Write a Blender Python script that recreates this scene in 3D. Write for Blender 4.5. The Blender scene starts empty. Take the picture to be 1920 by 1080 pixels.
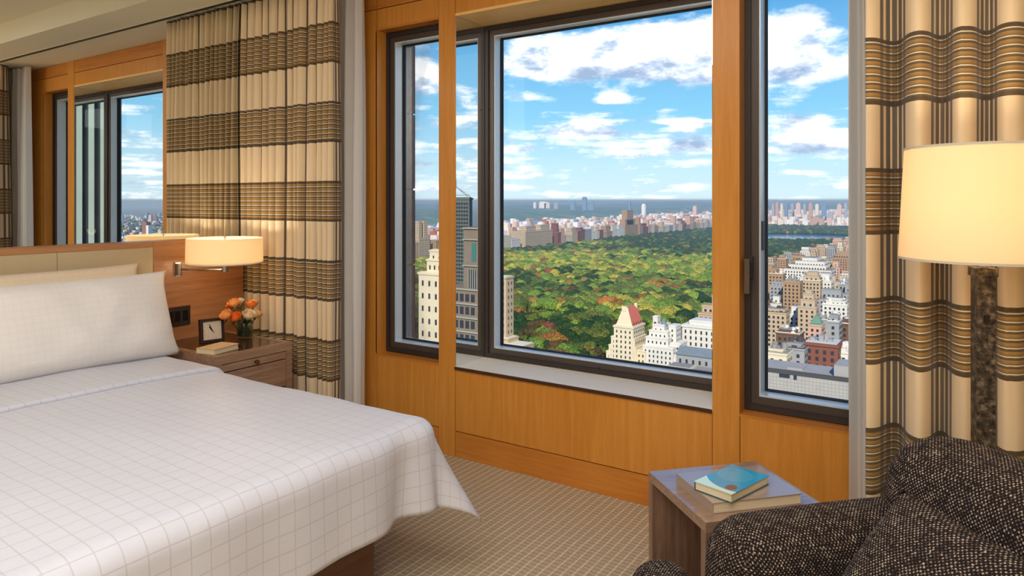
import bpy, bmesh, math, random
import numpy as np
from mathutils import Vector, Matrix, noise
R = random.Random(7)
PI = math.pi
scene = bpy.context.scene
COL = scene.collection

# ------------------------------------------------------------------ camera
EYE = 1.35
CAM = Vector((3.68, -2.903, EYE))
YAW = math.atan(870 / 1308)
F = 1308.0
HV = 377.0
RT = (math.cos(YAW), math.sin(YAW)); FW = (-math.sin(YAW), math.cos(YAW))
cd = bpy.data.cameras.new('camera'); cam = bpy.data.objects.new('camera', cd); COL.objects.link(cam)
cam.location = CAM; cam.rotation_euler = (PI / 2, 0, YAW)
cd.sensor_width = 36; cd.lens = 36 * F / 1920; cd.shift_y = -(540 - HV) / 1920
cd.clip_start = 0.05; cd.clip_end = 60000
scene.camera = cam

def ray(u, v):
    a = u - 960
    return Vector((RT[0] * a + FW[0] * F, RT[1] * a + FW[1] * F, HV - v))
def at_y(u, v, y):                     # point seen at photo pixel u,v on the plane y=const
    d = ray(u, v); return CAM + d * ((y - CAM.y) / d.y)
def at_x(u, v, x):
    d = ray(u, v); return CAM + d * ((x - CAM.x) / d.x)
def at_z(u, v, z):
    d = ray(u, v); return CAM + d * ((z - CAM.z) / d.z)
def dirof(u, v):
    d = ray(u, v); return math.atan2(d.x, d.y), d.z / math.hypot(d.x, d.y)

# ------------------------------------------------------------------ view
vs = scene.view_settings
vs.view_transform = 'Standard'; vs.look = 'None'; vs.gamma = 1; vs.use_curve_mapping = False
vs.exposure = 0.0
scene.cycles.max_bounces = 8
scene.cycles.transparent_max_bounces = 16
scene.cycles.sample_clamp_indirect = 4

# ------------------------------------------------------------------ node helpers
class NT:
    def __init__(s, tree):
        s.t = tree; s.n = tree.nodes; s.l = tree.links
    def new(s, kind, **kw):
        n = s.n.new(kind)
        for k, v in kw.items(): setattr(n, k, v)
        return n
    def put(s, sock, v):
        if v is None: return
        if hasattr(v, 'is_linked'): s.l.new(v, sock)
        else:
            if isinstance(v, (tuple, list)) and len(v) == 3 and sock.type == 'RGBA': v = (*v, 1)
            sock.default_value = v
    def m(s, op, a, b=None, c=None, clamp=False):
        n = s.new('ShaderNodeMath', operation=op, use_clamp=clamp)
        s.put(n.inputs[0], a); s.put(n.inputs[1], b)
        if c is not None: s.put(n.inputs[2], c)
        return n.outputs[0]
    def vm(s, op, a, b=None):
        n = s.new('ShaderNodeVectorMath', operation=op)
        s.put(n.inputs[0], a); s.put(n.inputs[1], b); return n.outputs[0]
    def mix(s, f, a, b, blend='MIX'):
        n = s.new('ShaderNodeMix', data_type='RGBA', blend_type=blend, clamp_factor=True)
        s.put(n.inputs[0], f); s.put(n.inputs[6], a); s.put(n.inputs[7], b); return n.outputs[2]
    def ramp(s, f, stops, interp='LINEAR'):
        n = s.new('ShaderNodeValToRGB'); r = n.color_ramp; r.interpolation = interp
        while len(r.elements) < len(stops): r.elements.new(0.5)
        for e, (p, c) in zip(r.elements, stops):
            e.position = p; e.color = (*c, 1) if len(c) == 3 else c
        s.put(n.inputs[0], f); return n.outputs[0]
    def noise(s, vec, scale, detail=3, rough=.5, dist=0, out=0):
        n = s.new('ShaderNodeTexNoise'); s.put(n.inputs['Vector'], vec)
        n.inputs['Scale'].default_value = scale; n.inputs['Detail'].default_value = detail
        n.inputs['Roughness'].default_value = rough; n.inputs['Distortion'].default_value = dist
        return n.outputs[out]
    def sep(s, v):
        n = s.new('ShaderNodeSeparateXYZ'); s.put(n.inputs[0], v); return n.outputs
    def comb(s, x=0., y=0., z=0.):
        n = s.new('ShaderNodeCombineXYZ')
        for i, v in enumerate((x, y, z)): s.put(n.inputs[i], v)
        return n.outputs[0]
    def obj(s): return s.new('ShaderNodeTexCoord').outputs['Object']
    def uv(s): return s.new('ShaderNodeTexCoord').outputs['UV']
    def scale(s, v, xyz): return s.vm('MULTIPLY', v, xyz)
    def bump(s, h, st=.3, d=.01):
        n = s.new('ShaderNodeBump'); n.inputs['Strength'].default_value = st
        n.inputs['Distance'].default_value = d; s.put(n.inputs['Height'], h); return n.outputs[0]

def lin(r, g=None, b=None):
    if g is None: r, g, b = r
    f = lambda c: (c / 255 / 12.92) if c / 255 <= .04045 else ((c / 255 + .055) / 1.055) ** 2.4
    return (f(r), f(g), f(b))

def mat(name, color=None, rough=.5, metal=0., build=None, spec=None, coat=0, emit=None, estr=0, sheen=0):
    m = bpy.data.materials.new(name); m.use_nodes = True
    t = NT(m.node_tree); p = t.n['Principled BSDF']
    if color is not None: p.inputs['Base Color'].default_value = (*color, 1)
    p.inputs['Roughness'].default_value = rough; p.inputs['Metallic'].default_value = metal
    if spec is not None: p.inputs['Specular IOR Level'].default_value = spec
    if coat: p.inputs['Coat Weight'].default_value = coat; p.inputs['Coat Roughness'].default_value = .12
    if sheen: p.inputs['Sheen Weight'].default_value = sheen
    if emit: p.inputs['Emission Color'].default_value = (*emit, 1); p.inputs['Emission Strength'].default_value = estr
    if build: build(t, p)
    return m

# ------------------------------------------------------------------ world: sky with clouds
W = bpy.data.worlds.new('sky'); scene.world = W; W.use_nodes = True
t = NT(W.node_tree); t.n.clear()
g = t.new('ShaderNodeTexCoord').outputs['Generated']
x, y, z = t.sep(g)[:3]
hyp = t.m('SQRT', t.m('ADD', t.m('MULTIPLY', x, x), t.m('MULTIPLY', y, y)))
el = t.m('DIVIDE', z, hyp)                       # tan(elevation)
az = t.m('ARCTAN2', x, y)
blue = t.ramp(el, [(0, lin(208, 230, 240)), (.05, lin(190, 226, 243)), (.12, lin(138, 203, 239)), (.28, lin(76, 156, 216)), (1, lin(40, 100, 180))])
# noise drawn on a flat cloud deck, so clouds flatten towards the horizon
zz = t.m('ADD', t.m('MAXIMUM', z, 0.0), 0.05)
deck = t.comb(t.m('DIVIDE', x, zz), t.m('DIVIDE', y, zz), 0.3)
n1 = t.noise(deck, 1.15, 7, .58)
n1b = t.noise(t.vm('ADD', deck, (0.0, -0.12, 0.05)), 1.15, 7, .58)
ang = t.comb(t.m('MULTIPLY', az, 9.0), t.m('MULTIPLY', el, 20.0), 0.7)
warp = t.m('SUBTRACT', t.noise(ang, 1.6, 8, .6), .5)
fine = t.m('SUBTRACT', t.noise(ang, 4.5, 6, .65), .5)
field = t.m('MULTIPLY', t.m('SUBTRACT', n1, .56), 1.8)
dark = None
def blob(u, v, w, h, amp, under=.5):
    a0, e0 = dirof(u, v); ru = w / F * .95; rv = h / F * 1.15
    da = t.m('DIVIDE', t.m('SUBTRACT', az, a0), ru)
    de = t.m('DIVIDE', t.m('SUBTRACT', el, e0), rv)
    de2 = t.m('ADD', de, t.m('MULTIPLY', t.m('MINIMUM', de, 0.0), .7))   # flat base
    r2 = t.m('ADD', t.m('MULTIPLY', da, da), t.m('MULTIPLY', de2, de2))
    gx = t.m('MULTIPLY', t.m('POWER', 2.718, t.m('MULTIPLY', r2, -1.0)), amp)
    return gx, t.m('MULTIPLY', gx, t.m('MULTIPLY', de, -1.0))
tot = None; und = None
for b in [(1010, 118, 80, 40, .9), (1080, 125, 100, 48, 1.), (1200, 112, 110, 55, 1.), (1290, 110, 90, 60, 1.), (1385, 110, 100, 60, .9), (1500, 125, 110, 48, 1.), (1500, 50, 100, 30, .7),
          (1105, 248, 58, 20, .9), (1288, 238, 28, 13, .95), (1508, 236, 40, 16, .95), (1530, 272, 90, 18, .9), (1150, 188, 26, 12, .9), (975, 280, 45, 17, .7),
          (800, 150, 70, 50, .8), (640, 130, 120, 60, .8), (1310, 275, 60, 14, .9), (985, 180, 50, 13, .5), (960, 330, 60, 14, .6)]:
    a, c = blob(*b)
    tot = a if tot is None else t.m('ADD', tot, a)
    und = c if und is None else t.m('ADD', und, c)
low = t.m('MULTIPLY', t.noise(t.comb(t.m('MULTIPLY', az, 5.0), t.m('MULTIPLY', el, 60.0), 3.1), 1.3, 5, .55), 1.0)
lowm = t.ramp(el, [(0, (1, 1, 1)), (.11, (1, 1, 1)), (.17, (0, 0, 0))])
lowf = t.m('MULTIPLY', t.m('SUBTRACT', low, .30), t.m('MULTIPLY', lowm, 1.7))
gate = t.ramp(t.m('ABSOLUTE', t.m('ADD', az, .45)), [(0, (.0,) * 3), (.55, (.0,) * 3), (.8, (1,) * 3)])
fieldg = t.m('MULTIPLY', t.m('ADD', field, .25), t.m('MAXIMUM', gate, .0))
mval = t.m('ADD', t.m('ADD', t.m('ADD', t.m('SUBTRACT', tot, .36), t.m('MULTIPLY', warp, 1.5)), t.m('MULTIPLY', fine, .45)), t.m('ADD', fieldg, lowf))
mask = t.ramp(mval, [(0, (0, 0, 0)), (.10, (.2,) * 3), (.36, (.82,) * 3), (.7, (1, 1, 1))])
up = t.ramp(el, [(0, (0,) * 3), (.004, (1,) * 3)])
ang2 = t.comb(t.m('ADD', t.m('MULTIPLY', az, 9.0), -.12), t.m('ADD', t.m('MULTIPLY', el, 20.0), .38), 0.7)
warp2 = t.m('SUBTRACT', t.noise(ang2, 1.6, 8, .6), .5)
shade = t.m('ADD', t.m('ADD', t.m('MULTIPLY', und, .50), .12), t.m('MULTIPLY', t.m('SUBTRACT', warp2, warp), 3.2))
ccol = t.ramp(shade, [(0, (1.0, 1.0, 1.0)), (.10, lin(246, 249, 254)), (.34, lin(200, 212, 230)), (.75, lin(150, 168, 198))])
ccol = t.vm('SCALE', ccol, None) if False else t.mix(1.0, ccol, (1.15, 1.15, 1.15), 'MULTIPLY')
col = t.mix(t.m('MULTIPLY', mask, up), blue, ccol)
ground = t.mix(up, lin(120, 140, 150), col)
bg = t.new('ShaderNodeBackground'); t.put(bg.inputs[0], ground); bg.inputs[1].default_value = 1.2
t.l.new(bg.outputs[0], t.new('ShaderNodeOutputWorld').inputs[0])
W.cycles.sampling_method = 'MANUAL'; W.cycles.sample_map_resolution = 512

# ------------------------------------------------------------------ sun and added fill lights
sd = bpy.data.lights.new('sun', 'SUN'); sd.energy = 4.6; sd.angle = math.radians(.6); sd.color = (1, .95, .86)
so = bpy.data.objects.new('sun', sd); COL.objects.link(so)
so.rotation_euler = Vector((-.36, .80, -.56)).to_track_quat('-Z', 'Y').to_euler()
def area(name, loc, size, power, color, rot=(0, 0, 0), sy=None, spread=PI):
    a = bpy.data.lights.new(name, 'AREA'); a.energy = power; a.color = color; a.size = size; a.spread = spread
    if sy: a.shape = 'RECTANGLE'; a.size_y = sy
    o = bpy.data.objects.new(name, a); COL.objects.link(o); o.location = loc; o.rotation_euler = rot; return o
area('ceiling_fill', (2.75, -2.65, 2.68), 2.8, 64, (.97, .98, 1.0), sy=2.4)  # added soft fill under the ceiling, no visible fitting
area('room_fill', (4.4, -4.6, 2.2), 1.6, 60, (1, .93, .85), rot=(math.radians(55), 0, math.radians(25)))  # added fill behind the camera, brightens the window wall

# ------------------------------------------------------------------ mesh helpers
def tag(o, label=None, cat=None, group=None, kind=None):
    if label: o['label'] = label
    if cat: o['category'] = cat
    if group: o['group'] = group
    if kind: o['kind'] = kind
    return o
def empty(name, loc=(0, 0, 0), rz=0, label=None, cat=None, group=None, kind=None):
    o = bpy.data.objects.new(name, None); COL.objects.link(o)
    o.location = loc; o.rotation_euler = (0, 0, rz); o.empty_display_size = .1
    return tag(o, label, cat, group, kind)
def link(name, me, parent=None, m=None):
    o = bpy.data.objects.new(name, me); COL.objects.link(o)
    if m: 
        me.materials.clear()
        for q in (m if isinstance(m, (list, tuple)) else [m]): me.materials.append(q)
    if parent: o.parent = parent
    return o
def boxuv(me, s=1.0):
    uvl = me.uv_layers.new(name='UVMap')
    for p in me.polygons:
        n = p.normal; a = max(range(3), key=lambda i: abs(n[i]))
        for li in p.loop_indices:
            c = me.vertices[me.loops[li].vertex_index].co
            uvl.data[li].uv = {0: (c.y, c.z), 1: (c.x, c.z), 2: (c.x, c.y)}[a]
def finish(bm, name, m, parent=None, smooth=False, bevel=0, seg=2, uv=True, auto=None):
    if bevel:
        bmesh.ops.bevel(bm, geom=[e for e in bm.edges if len(e.link_faces) == 2 and e.calc_face_angle(0) > .6], offset=bevel, segments=seg, affect='EDGES', profile=.5, clamp_overlap=True)
    bmesh.ops.recalc_face_normals(bm, faces=bm.faces)
    me = bpy.data.meshes.new(name); bm.to_mesh(me); bm.free()
    if smooth: me.polygons.foreach_set('use_smooth', [True] * len(me.polygons))
    if uv: boxuv(me)
    if auto: 
        try: me.set_sharp_from_angle(angle=auto)
        except Exception: pass
    return link(name, me, parent, m)
def abox(bm, a, b, M=None):
    vs_ = [bm.verts.new(Vector((x, y, z)) if M is None else M @ Vector((x, y, z))) for x in (a[0], b[0]) for y in (a[1], b[1]) for z in (a[2], b[2])]
    for f in ((0, 1, 3, 2), (4, 6, 7, 5), (0, 4, 5, 1), (2, 3, 7, 6), (0, 2, 6, 4), (1, 5, 7, 3)): bm.faces.new([vs_[i] for i in f])
def box(name, a, b, m, parent=None, bevel=.002, M=None, smooth=False):
    bm = bmesh.new(); abox(bm, a, b, M); return finish(bm, name, m, parent, bevel=bevel, seg=1, smooth=smooth)
def boxes(name, lst, m, parent=None, bevel=0, M=None):
    bm = bmesh.new()
    for a, b in lst: abox(bm, a, b, M)
    return finish(bm, name, m, parent, bevel=bevel, seg=1)
def cyl(bm, c, r, h, n=24, r2=None, axis='z', cap=True):
    r2 = r if r2 is None else r2
    M = {'z': Matrix.Identity(4), 'x': Matrix.Rotation(PI / 2, 4, 'Y'), 'y': Matrix.Rotation(-PI / 2, 4, 'X')}[axis]
    bmesh.ops.create_cone(bm, cap_ends=cap, segments=n, radius1=r, radius2=r2, depth=h, matrix=Matrix.Translation(c) @ M)
def lathe(name, prof, m, parent=None, n=40, loc=(0, 0, 0), closed=False):
    bm = bmesh.new(); rings = []
    for r, z in prof:
        rings.append([bm.verts.new((loc[0] + r * math.cos(2 * PI * i / n), loc[1] + r * math.sin(2 * PI * i / n), loc[2] + z)) for i in range(n)])
    prs = list(zip(rings[:-1], rings[1:])) + ([(rings[-1], rings[0])] if closed else [])
    for a, b in prs:
        for i in range(n): bm.faces.new((a[i], a[(i + 1) % n], b[(i + 1) % n], b[i]))
    return finish(bm, name, m, parent, smooth=True, auto=.7)
def softbox(name, half, r, m, parent=None, n=14, puff=(0, 0, 0), M=None, wob=0, seed=0, post=None):
    """rounded upholstered block; puff bulges each face pair"""
    bm = bmesh.new(); vmap = {}
    hx, hy, hz = half
    def pt(q):
        p = Vector((q[0] * hx, q[1] * hy, q[2] * hz))
        c = Vector((max(-hx + r, min(hx - r, p.x)), max(-hy + r, min(hy - r, p.y)), max(-hz + r, min(hz - r, p.z))))
        d = p - c
        if d.length > 1e-6: p = c + d.normalized() * r
        bx = (1 - (p.x / hx) ** 2); by = (1 - (p.y / hy) ** 2); bz = (1 - (p.z / hz) ** 2)
        bx, by, bz = max(bx, 0), max(by, 0), max(bz, 0)
        p.x += puff[0] * (p.x / hx) * (by * bz) ** .6; p.y += puff[1] * (p.y / hy) * (bx * bz) ** .6; p.z += puff[2] * (p.z / hz) * (bx * by) ** .6
        if wob: p += Vector(noise.noise_vector(p * 6 + Vector((seed, 0, 0)))) * wob
        if post: p = post(p)
        return p
    # non-uniform spacing: denser near the rounded borders
    def grid1(h):
        k = 5; e = [-h + r * (1 - math.cos(PI / 2 * i / k)) * 1.0 for i in range(k)]
        mid = [-h + r + (2 * h - 2 * r) * i / n for i in range(n + 1)]
        return [v / h for v in e + mid + [-a for a in reversed(e)]]
    gx, gy, gz = grid1(hx), grid1(hy), grid1(hz)
    def V(q):
        k = tuple(round(c, 5) for c in q)
        if k not in vmap: vmap[k] = bm.verts.new(pt(q) if M is None else M @ pt(q))
        return vmap[k]
    def face(A, B, f):
        for i in range(len(A) - 1):
            for j in range(len(B) - 1):
                try: bm.faces.new([V(f(a, b)) for a, b in ((A[i], B[j]), (A[i + 1], B[j]), (A[i + 1], B[j + 1]), (A[i], B[j + 1]))])
                except ValueError: pass
    for s in (-1, 1):
        face(gx, gy, lambda a, b: (a, b, s)); face(gx, gz, lambda a, b: (a, s, b)); face(gy, gz, lambda a, b: (s, a, b))
    return finish(bm, name, m, parent, smooth=True)
def tube(bm, pts, r, n=10, taper=None):
    rings = []
    for i, p in enumerate(pts):
        p = Vector(p); a = Vector(pts[max(i - 1, 0)]); b = Vector(pts[min(i + 1, len(pts) - 1)])
        d = (b - a).normalized(); u_ = d.orthogonal().normalized(); w_ = d.cross(u_)
        rr = r if taper is None else r * taper(i / (len(pts) - 1))
        rings.append([bm.verts.new(p + u_ * rr * math.cos(2 * PI * k / n) + w_ * rr * math.sin(2 * PI * k / n)) for k in range(n)])
    for A, B in zip(rings[:-1], rings[1:]):
        # match orientation
        off = min(range(n), key=lambda o: (A[0].co - B[o].co).length)
        for k in range(n): bm.faces.new((A[k], A[(k + 1) % n], B[(k + 1 + off) % n], B[(k + off) % n]))
    bm.faces.new(rings[0]); bm.faces.new(rings[-1])
def gridmesh(name, nu, nv, f, m, parent=None, uvf=None, smooth=True, thick=0):
    """f(i,j)->(x,y,z); optional uvf(i,j); thick>0 adds solidify"""
    vs_ = [f(i, j) for j in range(nv + 1) for i in range(nu + 1)]
    fs = [(j * (nu + 1) + i, j * (nu + 1) + i + 1, (j + 1) * (nu + 1) + i + 1, (j + 1) * (nu + 1) + i) for j in range(nv) for i in range(nu)]
    me = bpy.data.meshes.new(name); me.from_pydata(vs_, [], fs)
    if uvf:
        uvs = [uvf(i, j) for j in range(nv + 1) for i in range(nu + 1)]
        l = me.uv_layers.new(name='UVMap')
        for lp in me.loops: l.data[lp.index].uv = uvs[lp.vertex_index]
    if smooth: me.polygons.foreach_set('use_smooth', [True] * len(me.polygons))
    o = link(name, me, parent, m)
    if thick:
        md = o.modifiers.new('thickness', 'SOLIDIFY'); md.thickness = thick; md.offset = 0
    return o
# ------------------------------------------------------------------ materials
def woodbuild(c1, c2, c3, axis='z', sc=1.0, bumpst=.05, flame=.35):
    def f(t, p):
        o = t.obj()
        k = {'z': (14 * sc, 14 * sc, .7 * sc), 'x': (.7 * sc, 14 * sc, 14 * sc), 'y': (14 * sc, .7 * sc, 14 * sc)}[axis]
        v = t.scale(o, k)
        a = t.noise(v, 3, 6, .6, .4); b = t.noise(t.scale(o, tuple(q * 6 for q in k)), 3, 3, .5); big = t.noise(o, 1.3, 2, .5)
        q = t.m('ADD', t.m('ADD', t.m('MULTIPLY', a, .55), t.m('MULTIPLY', b, .2)), t.m('MULTIPLY', big, flame))
        c = t.ramp(q, [(.35, c1), (.55, c2), (.75, c3)])
        t.put(p.inputs['Base Color'], c)
        t.put(p.inputs['Normal'], t.bump(b, bumpst, .002))
    return f
maple = mat('maple', rough=.36, coat=.12, build=woodbuild(lin(188, 118, 40), lin(206, 136, 52), lin(220, 152, 68), bumpst=.02, flame=.4))
maple2 = mat('maple_strip', rough=.38, coat=.1, build=woodbuild(lin(172, 100, 32), lin(196, 122, 44), lin(212, 142, 62), 'x', bumpst=.02, flame=.4))
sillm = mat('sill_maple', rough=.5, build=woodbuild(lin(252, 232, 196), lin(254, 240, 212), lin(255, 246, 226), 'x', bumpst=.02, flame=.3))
sillw = mat('lit_head_lining_maple', rough=.45, build=woodbuild(lin(236, 184, 104), lin(244, 198, 124), lin(248, 210, 144), 'x', bumpst=.02, flame=.3))  # maple paled to stand in for light bounced up from the sill
walnut = mat('headboard_wood', rough=.35, coat=.1, build=woodbuild(lin(136, 88, 54), lin(172, 118, 76), lin(194, 142, 96), 'y', bumpst=.05, flame=.35))
oakgrey = mat('nightstand_oak', rough=.45, build=woodbuild(lin(128, 96, 74), lin(166, 132, 104), lin(190, 156, 128), 'y', sc=1.6, bumpst=.12, flame=.2))
tablew = mat('side_table_wood', rough=.26, coat=.25, build=woodbuild(lin(104, 78, 62), lin(136, 106, 86), lin(158, 128, 106), 'z', sc=1.6, bumpst=.08, flame=.3))
tablet = mat('side_table_top_wood', rough=.25, coat=1.0, spec=.9, build=woodbuild(lin(128, 98, 80), lin(152, 122, 100), lin(172, 142, 118), 'x', sc=1.6, bumpst=.05, flame=.3))
frame_m = mat('bronze_frame', lin(84, 74, 68), .4, .3)
frame_d = mat('bronze_frame_dark', lin(56, 49, 46), .45, .2)
bead_m = mat('aluminium_bead', lin(222, 232, 238), .25, .2)
seal_m = mat('black_seal', lin(16, 16, 18), .6)
ceil_m = mat('ceiling_paint', lin(226, 218, 190), .8)
wallp = mat('wall_paint', lin(212, 190, 150), .8)
groove = mat('groove_dark', lin(70, 38, 12), .8)
mirror_m = mat('mirror_silver', (.86, .88, .87), 0.0, 1.0)
chrome = mat('brushed_nickel', lin(190, 185, 178), .22, 1.0)
chromed = mat('dark_nickel', lin(120, 112, 104), .3, 1.0)
leather = mat('cream_leather', rough=.55, build=lambda t, p: (t.put(p.inputs['Base Color'], t.mix(t.noise(t.obj(), 3, 3), lin(186, 168, 132), lin(200, 182, 146))), t.put(p.inputs['Normal'], t.bump(t.noise(t.obj(), 260, 3), .12, .002))))
def glassb(tint=(.97, .99, .99)):
    m = bpy.data.materials.new('window_glass'); m.use_nodes = True; t = NT(m.node_tree); t.n.clear()
    tr = t.new('ShaderNodeBsdfTransparent'); tr.inputs[0].default_value = (*tint, 1)
    gl = t.new('ShaderNodeBsdfGlossy'); gl.inputs['Roughness'].default_value = 0
    fr = t.new('ShaderNodeFresnel'); fr.inputs[0].default_value = 1.5
    mx = t.new('ShaderNodeMixShader'); t.put(mx.inputs[0], t.m('MULTIPLY', fr.outputs[0], .35)); t.l.new(tr.outputs[0], mx.inputs[1]); t.l.new(gl.outputs[0], mx.inputs[2])
    t.l.new(mx.outputs[0], t.new('ShaderNodeOutputMaterial').inputs[0]); return m
glass = glassb()
vase_glass = glassb((.9, .93, .9)); vase_glass.name = 'vase_glass'

def carpetb(t, p):
    o = t.obj(); x, y, z = t.sep(o)[:3]
    def lines(c, per, w, soft):
        d = t.m('ABSOLUTE', t.m('SUBTRACT', t.m('FRACT', t.m('DIVIDE', c, per)), .5))
        return t.m('SUBTRACT', 1.0, t.m('DIVIDE', t.m('SUBTRACT', d, w), soft), clamp=True)
    wob = t.m('MULTIPLY', t.m('SUBTRACT', t.noise(o, 9, 2), .5), .006)
    L1 = lines(t.m('ADD', x, wob), .0355, .09, .08)
    L2 = lines(t.m('ADD', y, wob), .024, .10, .12)
    L3 = lines(x, .0089, .18, .12)
    loops = t.noise(t.scale(o, (220, 220, 1)), 1, 3, .7)
    base = t.mix(loops, lin(160, 140, 112), lin(204, 184, 154))
    c = t.mix(t.m('MULTIPLY', L3, .35), base, lin(160, 132, 100))
    c = t.mix(t.m('MULTIPLY', L2, .34), c, lin(226, 202, 166))
    c = t.mix(t.m('MULTIPLY', L1, .62), c, lin(232, 214, 184))
    t.put(p.inputs['Base Color'], c)
    h = t.m('ADD', t.m('ADD', t.m('MULTIPLY', L1, .8), t.m('MULTIPLY', L2, .5)), t.m('MULTIPLY', loops, .8))
    t.put(p.inputs['Normal'], t.bump(h, .7, .006))
carpet = mat('carpet', rough=.95, build=carpetb, spec=.1)

def linenb(base, grid, per, amt):
    def f(t, p):
        x, y, z = t.sep(t.uv())[:3]
        def ln(c, per_, w):
            d = t.m('ABSOLUTE', t.m('SUBTRACT', t.m('FRACT', t.m('DIVIDE', c, per_)), .5))
            return t.m('LESS_THAN', d, w / per_)
        g_ = t.m('MAXIMUM', ln(x, per, .0016), ln(y, per, .0016))
        fine_ = t.noise(t.scale(t.uv(), (1, 1, 1)), 700, 2)
        c = t.mix(t.m('MULTIPLY', g_, amt), base, grid)
        t.put(p.inputs['Base Color'], c)
        wr = t.noise(t.uv(), 5, 4, .55, .4)
        t.put(p.inputs['Normal'], t.bump(t.m('ADD', t.m('MULTIPLY', g_, -.12), t.m('ADD', t.m('MULTIPLY', fine_, .04), t.m('MULTIPLY', wr, .9))), .35, .02))
    return f
linen = mat('bed_linen', rough=.42, build=linenb(lin(214, 215, 224), lin(170, 158, 152), .052, .38), sheen=.2)
linen_p = mat('pillow_linen', rough=.6, build=linenb(lin(236, 231, 226), lin(214, 205, 196), .03, .2), sheen=.2)
linen_b = mat('back_pillow_linen', rough=.6, build=linenb(lin(228, 208, 180), lin(205, 180, 150), .03, .2), sheen=.2)
mattm = mat('mattress_ticking', lin(225, 220, 212), .8)

def curtainb(t, p):
    # uv.x: cloth phase counted in folds ; uv.y: height in metres
    u, v, _ = t.sep(t.uv())[:3]
    fr = t.m('FRACT', u)                       # 0..1 inside one repeat; stripes lie round 0.5
    band = t.m('ABSOLUTE', t.m('SUBTRACT', t.m('FRACT', t.m('DIVIDE', t.m('SUBTRACT', v, 1.349 - .2155), .431)), .5))
    inband = t.m('LESS_THAN', band, .257)
    vs_ = t.m('FRACT', t.m('DIVIDE', t.m('SUBTRACT', v, 1.349), .0262))
    c0 = lin(230, 206, 168)
    # cross stripes inside the band: white line, ochre, grey-brown
    bandc = t.ramp(vs_, [(0, lin(232, 218, 190)), (.13, lin(232, 218, 190)), (.16, lin(94, 74, 44)), (.30, lin(150, 116, 62)), (.66, lin(168, 130, 74)), (.74, lin(84, 72, 54)), (.9, lin(108, 92, 66)), (1, lin(90, 76, 56))])
    edge = t.m('GREATER_THAN', band, .225)
    bandc = t.mix(t.m('MULTIPLY', edge, inband), bandc, lin(86, 70, 46))
    vert = t.ramp(fr, [(0, (0,) * 3), (.22, (0,) * 3), (.225, (1,) * 3), (.27, (1,) * 3), (.275, (0,) * 3), (.31, (0,) * 3), (.315, (1,) * 3), (.39, (1,) * 3), (.395, (0,) * 3), (.43, (0,) * 3), (.435, (1,) * 3), (.56, (1,) * 3), (.565, (0,) * 3), (.60, (0,) * 3), (.605, (1,) * 3), (.68, (1,) * 3), (.685, (0,) * 3), (.72, (0,) * 3), (.725, (1,) * 3), (.77, (1,) * 3), (.775, (0,) * 3)])
    dk = t.mix(t.m('GREATER_THAN', t.m('FRACT', t.m('MULTIPLY', u, .5)), .5), lin(60, 52, 46), lin(74, 66, 60))
    cc = t.mix(inband, c0, bandc)
    cc = t.mix(t.m('MULTIPLY', vert, t.m('SUBTRACT', .88, t.m('MULTIPLY', inband, .3))), cc, dk)
    t.put(p.inputs['Base Color'], cc)
    t.put(p.inputs['Normal'], t.bump(t.noise(t.scale(t.uv(), (40, 900, 1)), 1, 2), .15, .002))
curt = mat('plaid_curtain', rough=.8, build=curtainb, sheen=.15)
def sheerb(t, p):
    w_ = t.noise(t.scale(t.obj(), (400, 400, 60)), 1, 2)
    t.put(p.inputs['Base Color'], t.mix(w_, lin(240, 236, 228), lin(250, 248, 242)))
    tl = t.new('ShaderNodeBsdfTranslucent'); tl.inputs[0].default_value = (*lin(250, 248, 244), 1)
    tp = t.new('ShaderNodeBsdfTransparent')
    mx = t.new('ShaderNodeMixShader'); mx.inputs[0].default_value = .25
    t.l.new(p.outputs[0], mx.inputs[1]); t.l.new(tl.outputs[0], mx.inputs[2])
    m2 = t.new('ShaderNodeMixShader'); m2.inputs[0].default_value = .10
    t.l.new(mx.outputs[0], m2.inputs[1]); t.l.new(tp.outputs[0], m2.inputs[2])
    t.l.new(m2.outputs[0], t.n['Material Output'].inputs[0])
sheer = mat('sheer_voile', rough=.9, build=sheerb)
def tweedb(t, p):
    u, v, _ = t.sep(t.uv())[:3]
    w1 = t.m('MULTIPLY', t.m('SUBTRACT', t.noise(t.uv(), 60, 2), .5), .004)
    per = .0092
    a = t.m('SINE', t.m('MULTIPLY', t.m('ADD', u, w1), 2 * PI / per)); b = t.m('SINE', t.m('MULTIPLY', t.m('ADD', v, w1), 2 * PI / per))
    dots = t.m('MULTIPLY', a, b)
    thread = t.noise(t.scale(t.uv(), (25, 260, 1)), 1, 2); thread2 = t.noise(t.scale(t.uv(), (260, 25, 1)), 1, 2)
    k = t.m('ADD', t.m('ADD', dots, t.m('MULTIPLY', t.m('SUBTRACT', thread, .5), 2.6)), t.m('MULTIPLY', t.m('SUBTRACT', thread2, .5), 2.6))
    c = t.ramp(t.m('MULTIPLY', t.m('ADD', k, 1.), .5), [(.40, lin(34, 27, 26)), (.66, lin(56, 46, 42)), (.84, lin(108, 92, 80)), (1.0, lin(186, 168, 146))])
    t.put(p.inputs['Base Color'], c); t.put(p.inputs['Normal'], t.bump(k, .6, .003))
tweed = mat('tweed', rough=.95, build=tweedb, spec=.15)
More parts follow.
